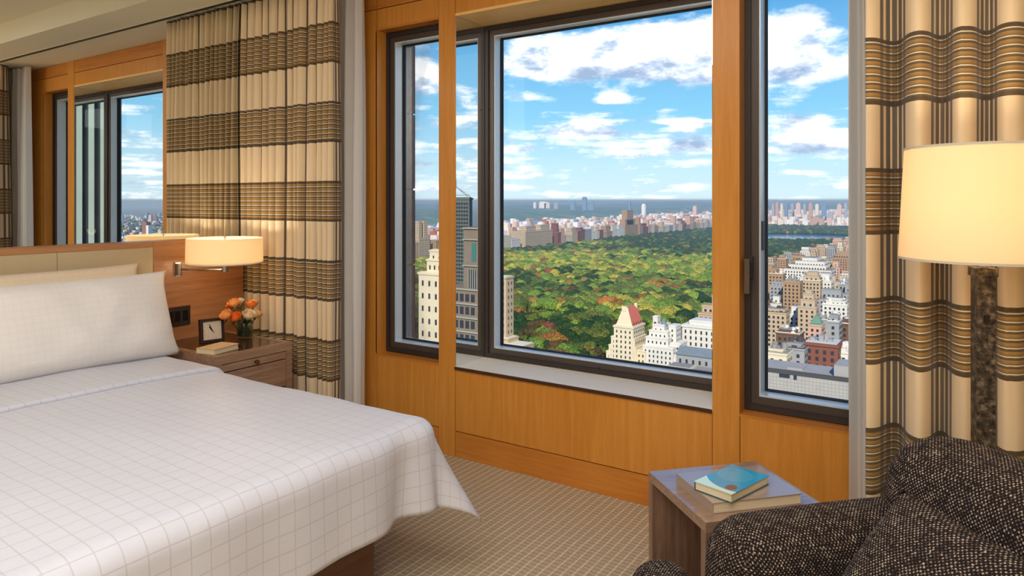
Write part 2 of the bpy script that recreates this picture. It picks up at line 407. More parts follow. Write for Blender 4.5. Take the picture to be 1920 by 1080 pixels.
def shadeb(t, p):
    t.put(p.inputs['Base Color'], t.mix(t.noise(t.scale(t.obj(), (500, 500, 500)), 1, 2), lin(238, 226, 200), lin(246, 236, 214)))
    tl = t.new('ShaderNodeBsdfTranslucent'); tl.inputs[0].default_value = (*lin(253, 236, 204), 1)
    mx = t.new('ShaderNodeMixShader'); mx.inputs[0].default_value = .55
    t.l.new(p.outputs[0], mx.inputs[1]); t.l.new(tl.outputs[0], mx.inputs[2]); t.l.new(mx.outputs[0], t.n['Material Output'].inputs[0])
shade_m = mat('linen_shade', rough=.85, build=shadeb)
rim_m = mat('shade_rim', lin(200, 190, 170), .8)
bulb_m = mat('lamp_bulb', lin(255, 240, 210), .4, emit=(1, .72, .4), estr=6)
granite = mat('speckled_stone_inlay', rough=.08, build=lambda t, p: t.put(p.inputs['Base Color'], t.ramp(t.noise(t.obj(), 210, 4, .7), [(.42, lin(30, 18, 12)), (.55, lin(70, 42, 26)), (.64, lin(150, 100, 62)), (.72, lin(220, 180, 130))])))
bronze_tex = mat('hammered_bronze', rough=.42, metal=.45, build=lambda t, p: (t.put(p.inputs['Base Color'], t.ramp(t.noise(t.obj(), 60, 5, .7), [(.35, lin(34, 28, 24)), (.5, lin(78, 66, 54)), (.65, lin(140, 124, 100))])), t.put(p.inputs['Normal'], t.bump(t.noise(t.obj(), 70, 5, .7), .7, .004))))
blackp = mat('black_plastic', lin(14, 12, 12), .35)
darkw = mat('dark_wood', lin(44, 28, 20), .4)
basew = mat('bed_base_wood', rough=.5, build=woodbuild(lin(72, 44, 26), lin(94, 60, 38), lin(110, 74, 48), 'y'))
paper = mat('book_pages', rough=.9, build=lambda t, p: t.put(p.inputs['Base Color'], t.mix(t.noise(t.scale(t.obj(), (3, 3, 900)), 1, 2), lin(196, 178, 140), lin(236, 222, 190))))

# ------------------------------------------------------------------ room shell
XR = 4.75; YB = -5.2; ZC = 2.706; ZS = 2.555; YS = -.623
S = lambda o: tag(o, kind='structure')
S(box('floor', (-.1, YB - .1, -.15), (XR + .1, .35, 0), carpet, bevel=0))
ce = S(box('ceiling', (-.1, YB - .1, ZC), (XR + .1, YS, ZC + .15), ceil_m, bevel=0))
box('window_soffit', (-.1, YS, ZS), (XR + .1, .32, ZC + .15), ceil_m, ce, bevel=.004)
tr = S(box('trim_1', (0.0, -.345, ZS - .006), (XR, -.325, ZS + .0), frame_d, bevel=0))
box('track_lip', (0.0, -.36, ZS - .004), (XR, -.352, ZS), ceil_m, tr, bevel=0)
ww = S(box('wall_west', (-.15, YB - .1, -.05), (-.012, .32, ZC), wallp, bevel=0))
box('mirror_panel', (-.012, -3.6, 1.0), (0, 0.0, ZS), mirror_m, ww, bevel=0)
box('upper_mirror_panel', (-.012, -3.6, ZS), (0, YS, ZC), mirror_m, ww, bevel=0)
S(box('wall_south', (-.1, YB - .12, 0), (XR + .1, YB, ZC), wallp, bevel=0))
S(box('wall_east', (XR, YB - .1, 0), (XR + .15, .32, ZC), wallp, bevel=0))

# window wall: maple panels on a backing
X1, X2, X3, X4 = 1.278, 1.39, 2.76, 2.872      # posts
NL, NR = .822, 3.328                            # outer edges of narrow windows
ZL, ZT = .477, 2.327                            # sill and head height
DM, DN = .268, .08                              # frame depths
wn = empty('wall_north', kind='structure')
g = .0025
bk = []
bk.append(((-.05, .012, -.05), (NL - .03, .17, ZC)))
bk.append(((NR + .03, .012, -.05), (XR + .1, .32, ZC)))
bk.append(((NL - .03, .012, -.05), (X1, .3, ZL - .012))); bk.append(((X4, .012, -.05), (NR + .03, .3, ZL - .012)))
bk.append(((X1, .012, -.05), (X4, .34, ZL - .02)))
bk.append(((NL - .03, .012, ZT + .012), (X1, .3, ZC))); bk.append(((X4, .012, ZT + .012), (NR + .03, .3, ZC)))
bk.append(((X1, .012, ZT + .02), (X4, .34, ZC)))
boxes('backing', bk, groove, wn)
def panel(n, a, b, m=maple, bev=.0012): return box(n, (a[0] + g, 0, a[1] + g), (b[0] - g, .012, b[1] - g), m, wn, bevel=bev)
ZB = .135; ZH = 2.45
for (a, b) in ((0, NL - .002), (NL - .002, X1), (X2, X3), (X4, NR + .002), (NR + .002, XR)):
    if a == 0 or b == XR:
        panel('panel', (a, ZB), (b, ZH))
    else:
        panel('panel', (a, ZB), (b, ZL))
        panel('panel', (a, ZT), (b, ZH))
    panel('frieze_strip', (a, ZH), (b, ZS), maple2)
bb = empty('baseboard_north', kind='structure')
for (a, b) in ((0, X1), (X2, X3), (X4, XR)): box('board', (a + g, -.001, 0), (b - g, .012, ZB - g), maple2, bb, bevel=.0012)
for n, (a, b) in (('trim_2', (X1, X2)), ('trim_3', (X3, X4))):
    p_ = S(box(n, (a + .0005, -.002, 0), (b - .0005, .30, ZS), maple, bevel=.0015))
# mirrored sides of the deep centre opening
for (a, b) in ((X2 - .0005, X2 + .003), (X3 - .003, X3 + .0005)):
    box('mirror_reveal', (a, .002, ZL + .001), (b, DM, ZT - .001), mirror_m, wn, bevel=0)
# sills and head linings
box('sill', (X2, -.008, ZL - .014), (X3, DM + .02, ZL), sillm, wn, bevel=.001)
box('sill_edge', (X2, -.0095, ZL - .016), (X3, -.0082, ZL + .0005), groove, wn, bevel=0)
box('head_lining', (X2, -.001, ZT), (X3, DM + .02, ZT + .014), sillw, wn, bevel=.001)
for (a, b) in ((NL, X1), (X4, NR)):
    box('sill', (a, -.001, ZL - .012), (b, DN + .03, ZL), maple2, wn, bevel=.001)
    box('head_lining', (a, -.001, ZT), (b, DN + .03, ZT + .012), maple2, wn, bevel=.001)
box('jamb_lining', (NL - .012, 0.0, ZL), (NL, .17, ZT), maple, wn, bevel=.001)
box('jamb_lining', (NR, 0.0, ZL), (NR + .012, .3, ZT), maple, wn, bevel=.001)

def window(name, x0, x1, z0, z1, y, fw, rec, handle=False):
    w = empty(name, kind='structure')
    d = rec + .03
    boxes('frame', [((x0, y, z0), (x1, y + d, z0 + fw)), ((x0, y, z1 - fw), (x1, y + d, z1)), ((x0, y, z0 + fw), (x0 + fw, y + d, z1 - fw)), ((x1 - fw, y, z0 + fw), (x1, y + d, z1 - fw))], frame_m, w, bevel=0)
    s = .010; q = fw * .45                               # sash line: a slim raised outer lip
    boxes('outer_lip', [((x0, y - s, z0), (x1, y - .0005, z0 + q)), ((x0, y - s, z1 - q), (x1, y - .0005, z1)), ((x0, y - s, z0 + q), (x0 + q, y - .0005, z1 - q)), ((x1 - q, y - s, z0 + q), (x1, y - .0005, z1 - q))], frame_d, w, bevel=.0015)
    e = .006; a0, a1, b0, b1 = x0 + fw, x1 - fw, z0 + fw, z1 - fw
    boxes('bead', [((a0, y + .006, b0), (a1, y + rec - .012, b0 + e)), ((a0, y + .006, b1 - e), (a1, y + rec - .012, b1)), ((a0, y + .006, b0 + e), (a0 + e, y + rec - .012, b1 - e)), ((a1 - e, y + .006, b0 + e), (a1, y + rec - .012, b1 - e))], bead_m, w, bevel=.0008)
    k = .013
    boxes('seal', [((a0, y + rec - .011, b0), (a1, y + rec + .012, b0 + k)), ((a0, y + rec - .011, b1 - k), (a1, y + rec + .012, b1)), ((a0, y + rec - .011, b0 + k), (a0 + k, y + rec + .012, b1 - k)), ((a1 - k, y + rec - .011, b0 + k), (a1, y + rec + .012, b1 - k))], seal_m, w)
    # one thin sheet of glass
    gx0, gx1, gz0, gz1, gy = a0 + .01, a1 - .01, b0 + .01, b1 - .01, y + rec
    bm = bmesh.new(); vs_ = [bm.verts.new(c) for c in ((gx0, gy, gz0), (gx1, gy, gz0), (gx1, gy, gz1), (gx0, gy, gz1))]; bm.faces.new(vs_)
    finish(bm, 'glass_pane', glass, w)
    return w
w1 = window('window_1', NL, X1, ZL + .004, ZT - .004, DN, .055, .075)
w2 = window('window_2', X2 + .005, X3 - .005, ZL + .004, ZT - .004, DM, .052, .07)
w3 = window('window_3', X4, NR, ZL + .004, ZT - .004, DN, .056, .09)
hp = at_y(1403, 520, DN)
hz = hp.z; hx = X4 + .022
h_ = box('handle_plate', (hx - .014, DN - .022, hz - .0), (hx + .014, DN - .010, hz + .09), frame_d, w3, bevel=.003)
bm = bmesh.new(); cyl(bm, (hx, DN - .035, hz + .07), .009, .03, axis='y'); abox(bm, (hx - .010, DN - .058, hz - .062), (hx + .010, DN - .046, hz + .082))
finish(bm, 'handle', chromed, w3, bevel=.002)
box('hinge_strip', (X4 + .0565, DN + .02, at_y(1430, 470, DN).z), (X4 + .066, DN + .07, at_y(1430, 415, DN).z), frame_d, w3, bevel=.001)
bm = bmesh.new(); cyl(bm, (X2 + .031, DM - .0102, 1.86), .004, .003, axis='y', n=10); cyl(bm, (2.1, DM - .0102, ZL + .034), .004, .003, axis='y', n=10)
finish(bm, 'frame_plug', seal_m, w2)

# ------------------------------------------------------------------ exterior stone pier seen through the narrow left window
stone = mat('dark_granite', rough=.75, build=lambda t, p: (t.put(p.inputs['Base Color'], t.ramp(t.noise(t.obj(), 22, 6, .7), [(.3, lin(84, 74, 72)), (.6, lin(110, 100, 98)), (.8, lin(128, 118, 114))])), t.put(p.inputs['Normal'], t.bump(t.noise(t.obj(), 60, 4), .3, .004))))
joint = mat('stone_joint', lin(30, 26, 24), .9)
pier = empty('stone_pier', (0, 0, 0), label='dark brown granite pier outside the narrow left window', cat='pier')
PXc = .38
box('core', (PXc - .5, .345, -3), (PXc - .012, .815, 4.6), joint, pier, bevel=0)
z = -2.6; 
zj = at_x(765, 355, PXc).z
k0 = -7
for k in range(-7, 6):
    z0 = zj + k * .53
    box('stone', (PXc - .5, .345, z0 + .006), (PXc, .757, z0 + .524), stone, pier, bevel=.004)
    box('stone', (PXc - .5, .763, z0 + .006), (PXc, .822, z0 + .524), stone, pier, bevel=.004)
# ------------------------------------------------------------------ headboard
HX = .06; HT = 1.136
hb = empty('headboard', (0, -1.8, 0), label='long low headboard of brown wood with cream leather panels behind the bed', cat='headboard')
Y0 = -3.2; YE = -.34
LR = -.883                                             # right end of the leather field
def hbx(n, a, b, m, bev=.002):
    bm = bmesh.new(); abox(bm, a, b); o = finish(bm, n, m, None, bevel=bev, seg=2); o.parent = hb; o.location = (0, 1.8, 0); return o
hbx('wood_panel', (.0015, LR + .001, .1), (HX, YE, HT - .0), walnut)
hbx('lower_panel', (.0015, Y0, .1), (HX - .02, LR - .001, .80), walnut)
hbx('top_rail', (.0015, Y0, HT - .03), (HX, LR, HT), walnut)
for k in range(5):
    a = LR - .463 * (k + 1); hbx('leather_panel', (.004, a + .0012, .70), (HX - .001, a + .463 - .0012, HT - .031), leather, .004)
# three-gang switch plate
c1 = at_x(332, 593, HX)
sp = empty('switch_plate', (HX, c1.y, c1.z), label='bronze three-gang light switch plate on the headboard beside the pillow', cat='light switch')
box('plate', (.0005, -.072, -.052), (.007, .072, .052), chromed, sp, bevel=.0015)
for k in (-1, 0, 1):
    box('rocker', (.0072, k * .043 - .0135, -.029), (.010, k * .043 + .0135, .029), blackp, sp, bevel=.001)

# ------------------------------------------------------------------ bed
BX0, BX1 = .075, 2.10; BY1 = -.955; BY0 = -2.87; BT = .575
bed = empty('bed', (1.1, -1.9, 0), label='wide bed base with mattress under the white cover', cat='bed')
def bp(n, a, b, m, bev): 
    o = box(n, a, b, m, bed, bevel=0); o.location = (-1.1, 1.9, 0)
    md = o.modifiers.new('bevel', 'BEVEL'); md.width = bev; md.segments = 3; return o
bp('bed_base', (.09, BY0 + .2, 0), (1.96, -1.17, .24), basew, .004)
bp('mattress', (BX0 + .01, BY0 + .07, .245), (BX1 - .07, BY1 - .065, BT - .02), mattm, .06)

def drape(da, db, drop, rb=.07, flare=.03, tip=.0):
    """overhang vector (da,db)>=0 -> outward offset vector and z below the top"""
    r = math.hypot(da, db)
    if r < 1e-9: return 0, 0, 0
    th = math.atan2(db, da); q = rb * PI / 2
    if r < q: s = rb * math.sin(r / rb); dz = rb * (1 - math.cos(r / rb))
    else: s = rb; dz = rb + (r - q)
    k = max(0, (r - q)) ; co = math.sin(2 * th) ** 2 if da > 0 and db > 0 else 0
    s += k * flare + k * tip * co; dz -= k * tip * co * .35
    return s * math.cos(th), s * math.sin(th), dz
def cover_fn(x_start, top, puff, HD=.34, seed=0.):
    ex, ey0, ey1 = BX1 - .09, BY0 + .07, BY1 - .07
    LA = (ex - x_start) + HD; LB = (ey1 - ey0) + 2 * HD
    def f(a, b):                                      # a from the fold towards the foot, b from far side
        X = x_start + a; Yv = ey0 - HD + b
        da = max(0, X - ex); db1 = max(0, Yv - ey1); db0 = max(0, ey0 - Yv)
        db = db1 if db1 > 0 else db0; sgn = 1 if db1 > 0 else -1
        bx, by = min(X, ex), max(ey0, min(ey1, Yv))
        ox, oy, dz = drape(da, db, HD, tip=.42)
        # one soft vertical fold beside the corner, on the foot side
        if da > .05:
            u_ = (ey1 - Yv) if sgn > 0 or db == 0 else 9
            ox += (da / HD) * (.030 * math.exp(-((u_ - .02) / .07) ** 2) - .034 * math.exp(-((u_ - .13) / .06) ** 2) + .005 * math.sin(Yv * 9 + 1) + .004 * math.sin(Yv * 23))
        if db > .05 and da == 0: oy += (db / HD) * (.008 * math.sin(X * 11) + .006 * math.sin(X * 5 + 1))
        cx = (bx - .075) / (ex - .075); cy = (by - ey0) / (ey1 - ey0)
        pf = puff * (max(0, 1 - (2 * cy - 1) ** 4)) * (1 - max(0, cx) ** 6)
        w_ = noise.noise(Vector((X * 2.2, Yv * 3.1, seed))) * .008 + noise.noise(Vector((X * 6, Yv * 4, seed + 5))) * .0035
        return (bx + ox, by + sgn * oy, top + pf - dz + w_)
    return f, LA, LB
tag(bed, None)
f, LA, LB = cover_fn(.72, BT, .02)
NU, NV = 110, 130
bc = gridmesh('bedspread', NU, NV, lambda i, j: f(LA * i / NU, LB * j / NV), linen, uvf=lambda i, j: (LA * i / NU, LB * j / NV), thick=.006)
tag(bc, 'white grid-woven bedspread draped over the foot and sides of the bed', 'bedspread')
# turned-down top sheet: band lying on the spread next to the pillows, with a rounded folded edge
f2, LA2, LB2 = cover_fn(.10, BT + .008, .02, HD=.30)
EDGE = .70
def fs(i, j):
    a = i / 40 * (EDGE + .03)
    if a <= EDGE: X = a; lift = .0
    else:
        X = EDGE + .010 * math.sin((a - EDGE) / .03 * PI); lift = -.012 * (1 - math.cos((a - EDGE) / .03 * PI)) * .8
    p = f2(X, LB2 * j / 110); 
    n = .010 * math.sin(j / 110 * 40) * .25
    return (p[0] + n, p[1], p[2] + .010 + lift)
sh = gridmesh('folded_sheet', 40, 110, fs, linen, uvf=lambda i, j: (i * .018 + .02, LB2 * j / 110), thick=.005)
tag(sh, 'white sheet turned down in a flat band below the pillow', 'sheet')

def pillow(name, loc, w, h, th, tilt, m, label, group=None, rz=0, seed=0):
    def side(s):
        def f(i, j):
            u_ = 2 * i / 44 - 1; v_ = 2 * j / 30 - 1
            e = max(0, (1 - abs(u_) ** 3.2) * (1 - abs(v_) ** 2.6)) ** .52
            ear = 1 + .03 * (abs(u_) ** 4) * (abs(v_) ** 6) - .035 * (1 - abs(v_) ** 2) * abs(u_) ** 8
            ear2 = 1 - .05 * (1 - abs(u_) ** 4) * abs(v_) ** 6
            wr = noise.noise(Vector((u_ * 3.2 + seed, v_ * 2.2, s))) * .016 + noise.noise(Vector((u_ * 7 + seed, v_ * 9, s))) * .005
            wr *= (1 - abs(u_) ** 8) * (1 - abs(v_) ** 8)
            return (s * (th * e) + wr, u_ * w / 2 * ear, v_ * h / 2 * ear2 + h / 2)
        return f
    vs_ = []; fs_ = []; uvs = []
    for s in (1, -1):
        b0 = len(vs_); ff = side(s)
        for j in range(31):
            for i in range(45): vs_.append(ff(i, j)); uvs.append((i / 44 * w, j / 30 * h))
        for j in range(30):
            for i in range(44):
                q = (b0 + j * 45 + i, b0 + j * 45 + i + 1, b0 + (j + 1) * 45 + i + 1, b0 + (j + 1) * 45 + i)
                fs_.append(q if s > 0 else q[::-1])
    me = bpy.data.meshes.new(name); me.from_pydata(vs_, [], fs_)
    l = me.uv_layers.new(name='UVMap')
    for lp in me.loops: l.data[lp.index].uv = uvs[lp.vertex_index]
    bm = bmesh.new(); bm.from_mesh(me); bmesh.ops.remove_doubles(bm, verts=bm.verts, dist=.0008); bm.to_mesh(me); bm.free()
    me.polygons.foreach_set('use_smooth', [True] * len(me.polygons))
    o = link(name, me, None, m); o.location = loc; o.rotation_euler = (0, -tilt, rz)
    return tag(o, label, 'pillow', group)
pillow('pillow', (.40, -1.47, BT + .018), 1.06, .43, .115, math.radians(20), linen_p, 'plump white pillow standing in front, facing the foot of the bed', seed=2)
pillow('pillow', (.20, -1.50, BT + .018), 1.00, .45, .06, math.radians(10), linen_b, 'cream pillow half hidden behind the front white pillow', seed=9)

# ------------------------------------------------------------------ nightstand
NX0, NX1, NY0, NY1, NZ = .062, .64, -.905, -.452, .60
ns = empty('nightstand', ((NX0 + NX1) / 2, (NY0 + NY1) / 2, 0), label='grey-brown wooden nightstand with dark stone top beside the bed', cat='nightstand')
def nb(n, a, b, m, bev=.0015, par=None):
    o = box(n, tuple(a[i] - ns.location[i] for i in range(3)), tuple(b[i] - ns.location[i] for i in range(3)), m, par or ns, bevel=bev); return o
st = .035
nb('side_panel', (NX0, NY0, 0), (NX1, NY0 + st, NZ), oakgrey); nb('side_panel', (NX0, NY1 - st, 0), (NX1, NY1, NZ), oakgrey)
nb('top_rail', (NX1 - .03, NY0 + st, NZ - .042), (NX1, NY1 - st, NZ), oakgrey)
nb('back_panel', (NX0, NY0 + st, .1), (NX0 + .02, NY1 - st, NZ), oakgrey)
nb('stone_inlay', (NX0 + .02, NY0 + st - .001, NZ - .02), (NX1 - .0305, NY1 - st + .001, NZ - .001), granite, .001)
nb('pull_out_tray', (NX0 + .03, NY0 + st + .003, NZ - .082), (NX1 - .004, NY1 - st - .003, NZ - .046), oakgrey)
dr = nb('drawer', (NX0 + .03, NY0 + st + .003, NZ - .225), (NX1 - .004, NY1 - st - .003, NZ - .088), oakgrey)
bm = bmesh.new(); cyl(bm, (NX1 + .006 - ns.location.x, 0, NZ - .064), .006, .018, axis='x', n=14); cyl(bm, (NX1 + .014 - ns.location.x, 0, NZ - .064), .012, .005, axis='x', n=18)
kn = finish(bm, 'knob', chromed, ns, smooth=False)
nb('lower_shelf', (NX0 + .02, NY0 + st, .12), (NX1 - .01, NY1 - st, .145), oakgrey)

# clock on nightstand
def place(n, u, v, z, **k): p = at_z(u, v, z); return empty(n, p, **k)
cp = at_z(402, 642, NZ)
ck = empty('desk_clock', (cp.x - .02, cp.y, NZ), math.radians(-14), label='small square clock with dark wooden frame on the nightstand', cat='clock')
Mt = Matrix.Rotation(math.radians(-7), 4, 'Y')
s_ = .062
boxes('frame', [((-.014, -s_, 0), (.014, s_, .014)), ((-.014, -s_, 2 * s_ - .014), (.014, s_, 2 * s_)), ((-.014, -s_, .014), (.014, -s_ + .014, 2 * s_ - .014)), ((-.014, s_ - .014, .014), (.014, s_, 2 * s_ - .014))], darkw, ck, M=Mt)
cface = mat('clock_face', lin(214, 196, 172), .5)
bm = bmesh.new(); abox(bm, (-.012, -s_ + .013, .013), (.006, s_ - .013, 2 * s_ - .013), Mt); dial = finish(bm, 'dial', cface, ck)
boxes('hour_marks', [((.0062, math.sin(a) * .041 - .0013, s_ + math.cos(a) * .041 - .0013), (.0070, math.sin(a) * .041 + .0013, s_ + math.cos(a) * .041 + .0013)) for a in [k * PI / 6 for k in range(12)]], blackp, dial, M=Mt)
for L, w_, a in ((.024, .0028, 35), (.036, .0018, 22), (.018, .0012, 215)):
    bm = bmesh.new(); abox(bm, (.0072, -w_, -.004), (.0082, w_, L), Mt @ Matrix.Translation((0, 0, s_)) @ Matrix.Rotation(math.radians(a), 4, 'X')); finish(bm, 'hand', blackp, ck)

# book
def book(name, loc, L, Wd, T, rz, cover, label, spine='y', ribbon=False, z=None):
    b = empty(name, loc, rz, label=label, cat='book'); c = .0022
    boxes('cover', [((-L / 2, -Wd / 2, 0), (L / 2, Wd / 2, c)), ((-L / 2, -Wd / 2, T - c), (L / 2, Wd / 2, T)), ((-L / 2, -Wd / 2, c), (-L / 2 + c, Wd / 2, T - c))], cover, b)
    box('pages', (-L / 2 + c, -Wd / 2 + .003, c), (L / 2 - .004, Wd / 2 - .003, T - c), paper, b, bevel=0)
    return b
cream_cover = mat('cream_book_cover', rough=.5, build=lambda t, p: t.put(p.inputs['Base Color'], t.mix(t.ramp(t.noise(t.scale(t.obj(), (9, 26, 9)), 1.0, 4, .6, 1.2), [(.60, (0,) * 3), (.64, (1,) * 3)]), lin(222, 184, 132), lin(128, 84, 48))))
bk_c = at_z(411, 658, NZ)
book('book', (bk_c.x - .01, bk_c.y, NZ - .0005), .115, .165, .026, math.radians(12), cream_cover, 'cream hardback book lying on the nightstand in front of the clock')

# ------------------------------------------------------------------ vase with roses
vp = at_z(462, 632, NZ)
vloc = Vector((vp.x - .0, vp.y - .01, NZ - .001))
vz = empty('vase', vloc, label='small clear glass vase holding the roses on the nightstand', cat='vase')
lathe('glass_body', [(0.0, .001), (.034, .001), (.040, .006), (.044, .04), (.040, .07), (.036, .085), (.034, .085), (.037, .07), (.041, .04), (.037, .010), (0, .008)], vase_glass, vz)
waterm = mat('vase_water', lin(120, 130, 110), .02); waterm.node_tree.nodes['Principled BSDF'].inputs['Transmission Weight'].default_value = .9; waterm.node_tree.nodes['Principled BSDF'].inputs['IOR'].default_value = 1.2
lathe('water', [(0, .009), (.036, .0105), (.040, .04), (.038, .06), (0, .06)], waterm, vz)
def petalmat(n, a, b): return mat(n, rough=.6, build=lambda t, p: t.put(p.inputs['Base Color'], t.mix(t.sep(t.uv())[1], a, b)))
ROSE = {'deep orange': petalmat('orange_petal', lin(252, 168, 70), lin(250, 122, 48)), 'peach orange': petalmat('peach_petal', lin(253, 214, 134), lin(252, 172, 96)), 'cream': petalmat('cream_petal', lin(252, 232, 180), lin(250, 224, 190))}
leafm = mat('rose_leaf', lin(38, 64, 26), .5); stemm = mat('rose_stem', lin(52, 84, 34), .5)
def rose(loc, base, r, colr, label, seed):
    d = (Vector(loc) - Vector(base)).normalized()
    root = empty('rose', loc, label=label, cat='rose', group='roses in the vase')
    q = Vector((0, 0, 1)).rotation_difference(d).to_matrix().to_4x4()
    vs_ = []; fs_ = []; uv_ = []; rr = random.Random(seed)
    rings = [(3, .30, .6, .10), (4, .46, .8, .08), (5, .66, 1.0, .04), (6, .84, 1.2, -.05), (6, .98, 1.15, -.28)]
    for k, (n, rad, wd, open_) in enumerate(rings):
        for i in range(n):
            a0 = 2 * PI * i / n + k * .7 + rr.uniform(-.15, .15); b0 = len(vs_); N = 6
            for jj in range(N + 1):
                for ii in range(N + 1):
                    s1 = ii / N * 2 - 1; h = jj / N
                    half = wd * PI / n * 1.15 * (math.sin(min(1, h * 1.4 + .25) * PI / 2)) * (1 - .55 * max(0, h - .7) / .3)
                    ra = rad * r * (.35 + .75 * math.sin(min(h, .9) * PI * .62)) + (-open_) * r * .35 * h ** 3
                    a = a0 + s1 * half
                    hh = r * (-.85 + 1.75 * h) * (1.05 - .1 * k) + r * .12 * (1 - s1 * s1) * h - (max(0, -open_)) * r * .5 * h ** 3
                    vs_.append(tuple(q @ Vector((ra * math.cos(a), ra * math.sin(a), hh)))); uv_.append((ii / N, h * .7 + .06 * k))
            for jj in range(N):
                for ii in range(N): fs_.append((b0 + jj * (N + 1) + ii, b0 + jj * (N + 1) + ii + 1, b0 + (jj + 1) * (N + 1) + ii + 1, b0 + (jj + 1) * (N + 1) + ii))
    me = bpy.data.meshes.new('petals'); me.from_pydata(vs_, [], fs_); l = me.uv_layers.new(name='UVMap')
    for lp in me.loops: l.data[lp.index].uv = uv_[lp.vertex_index]
    me.polygons.foreach_set('use_smooth', [True] * len(me.polygons)); link('petals', me, root, ROSE[colr])
    bm = bmesh.new(); e = Vector(base) - Vector(loc); tube(bm, [Vector((0, 0, 0)) - d * r * .5, e * .5 + Vector((rr.uniform(-.004, .004), 0, 0)), e], .0022, 8); finish(bm, 'stem', stemm, root, smooth=True)
    bm = bmesh.new()
    for a in (0.4, 2.5, 4.4):
        c = -d * r * .55; w_ = q.to_3x3() @ Vector((math.cos(a), math.sin(a), -.3)); s2 = w_.cross(d).normalized()
        v1 = [bm.verts.new(c), bm.verts.new(c + w_ * r * .6 + s2 * r * .3), bm.verts.new(c + w_ * r * 1.25 + d * r * -.15), bm.verts.new(c + w_ * r * .6 - s2 * r * .3)]; bm.faces.new(v1)
    finish(bm, 'leaves', leafm, root)
for i, (u, v, r, c, lab, dx) in enumerate([
    (439, 570, .030, 'peach orange', 'peach-orange rose at the top left of the bouquet', .0), (425, 592, .030, 'peach orange', 'peach-orange rose at the far left of the bouquet', .01),
    (442, 596, .029, 'deep orange', 'deep orange rose at the lower left of the bouquet', .035), (466, 592, .034, 'cream', 'large cream rose at the front right of the bouquet', .035),
    (470, 573, .030, 'deep orange', 'deep orange rose at the upper right of the bouquet', -.005), (481, 590, .026, 'peach orange', 'small pale peach rose at the far right of the bouquet', .0),
    (450, 566, .022, 'cream', 'small cream rosebud at the top centre of the bouquet', -.02), (434, 573, .024, 'deep orange', 'orange rose half hidden at the back left of the bouquet', -.025), (476, 569, .022, 'peach orange', 'small peach rose half hidden at the back right of the bouquet', -.03)]):
    p = at_x(u, v, vloc.x + dx * 1.3)
    rose(p, (vloc.x + (i % 3 - 1) * .012, vloc.y + (i // 3 - 1) * .012, vloc.z + .012), r, c, lab, i)
for i, (dy, dz, a) in enumerate(((-.03, .12, .5), (.03, .11, 2.4), (0, .10, 4.2), (.015, .13, 5.5))):
    bm = bmesh.new()
    b0 = Vector((0, 0, .05)); tip = Vector((math.cos(a) * .05, dy + math.sin(a) * .02, dz)); m_ = (b0 + tip) / 2; s2 = Vector((-math.sin(a), math.cos(a), 0)) * .018
    v1 = [bm.verts.new(p) for p in (b0, m_ + s2, tip, m_ - s2)]; bm.faces.new(v1); o = finish(bm, 'leaf', leafm, vz)

# ------------------------------------------------------------------ wall lamp
lx, ly = .30, .623 * -1
lc = Vector((.30, 2.28 - 2.903, 1.083))
wlm = empty('wall_lamp', (HX, at_x(332, 505, HX).y, at_x(332, 505, HX).z), label='swing-arm wall lamp with wide round cream shade above the nightstand', cat='wall lamp')
o0 = wlm.location
bm = bmesh.new(); cyl(bm, (.018, 0, 0), .013, .062, n=20); abox(bm, (0.0005, -.014, -.038), (.008, .014, .038)); finish(bm, 'back_plate', chrome, wlm)
e = lc - o0
bm = bmesh.new(); tube(bm, [(.02, 0, .0), (e.x, e.y, .0)], .0055, 10); finish(bm, 'arm', chrome, wlm, smooth=True)
bm = bmesh.new(); cyl(bm, (e.x, e.y, .008), .016, .038, n=20); cyl(bm, (e.x, e.y, .10), .004, .16, n=10); finish(bm, 'socket', chrome, wlm)
hh = .068; rr_ = .196; c = e
lathe('lamp_shade', [(rr_ - .003, c.z - hh), (rr_, c.z - hh), (rr_ - .002, c.z + hh), (rr_ - .005, c.z + hh)], shade_m, wlm, n=64, loc=(c.x, c.y, 0), closed=True)
lathe('shade_rim', [(rr_ - .006, c.z - hh), (rr_ + .001, c.z - hh - .0008), (rr_ + .001, c.z - hh + .004), (rr_ - .006, c.z - hh + .004)], rim_m, wlm, n=64, loc=(c.x, c.y, 0), closed=True)
lathe('diffuser', [(0, c.z - hh + .006), (rr_ - .008, c.z - hh + .006), (rr_ - .008, c.z - hh + .009), (0, c.z - hh + .009)], mat('acrylic_diffuser', lin(250, 235, 200), .6), wlm, n=48, loc=(c.x, c.y, 0))
wlm.children[-1].data.materials[0].node_tree.nodes['Principled BSDF'].inputs['Transmission Weight'].default_value = .6
bm = bmesh.new(); cyl(bm, (c.x, c.y, c.z + hh + .004), .006, .012, n=12); finish(bm, 'finial', chrome, wlm)
def bulb(name, loc, power, color, r=.03, parent=None):
    a = bpy.data.lights.new(name, 'POINT'); a.energy = power; a.color = color; a.shadow_soft_size = r
    o = bpy.data.objects.new(name, a); COL.objects.link(o); o.location = loc; return o
bulb('wall_lamp_light', lc + Vector((0, 0, .01)), 4.6, (1, .88, .72), .03)
bulb('wall_lamp_glow', lc + Vector((0, 0, -.085)), 1.6, (1, .70, .42), .05)

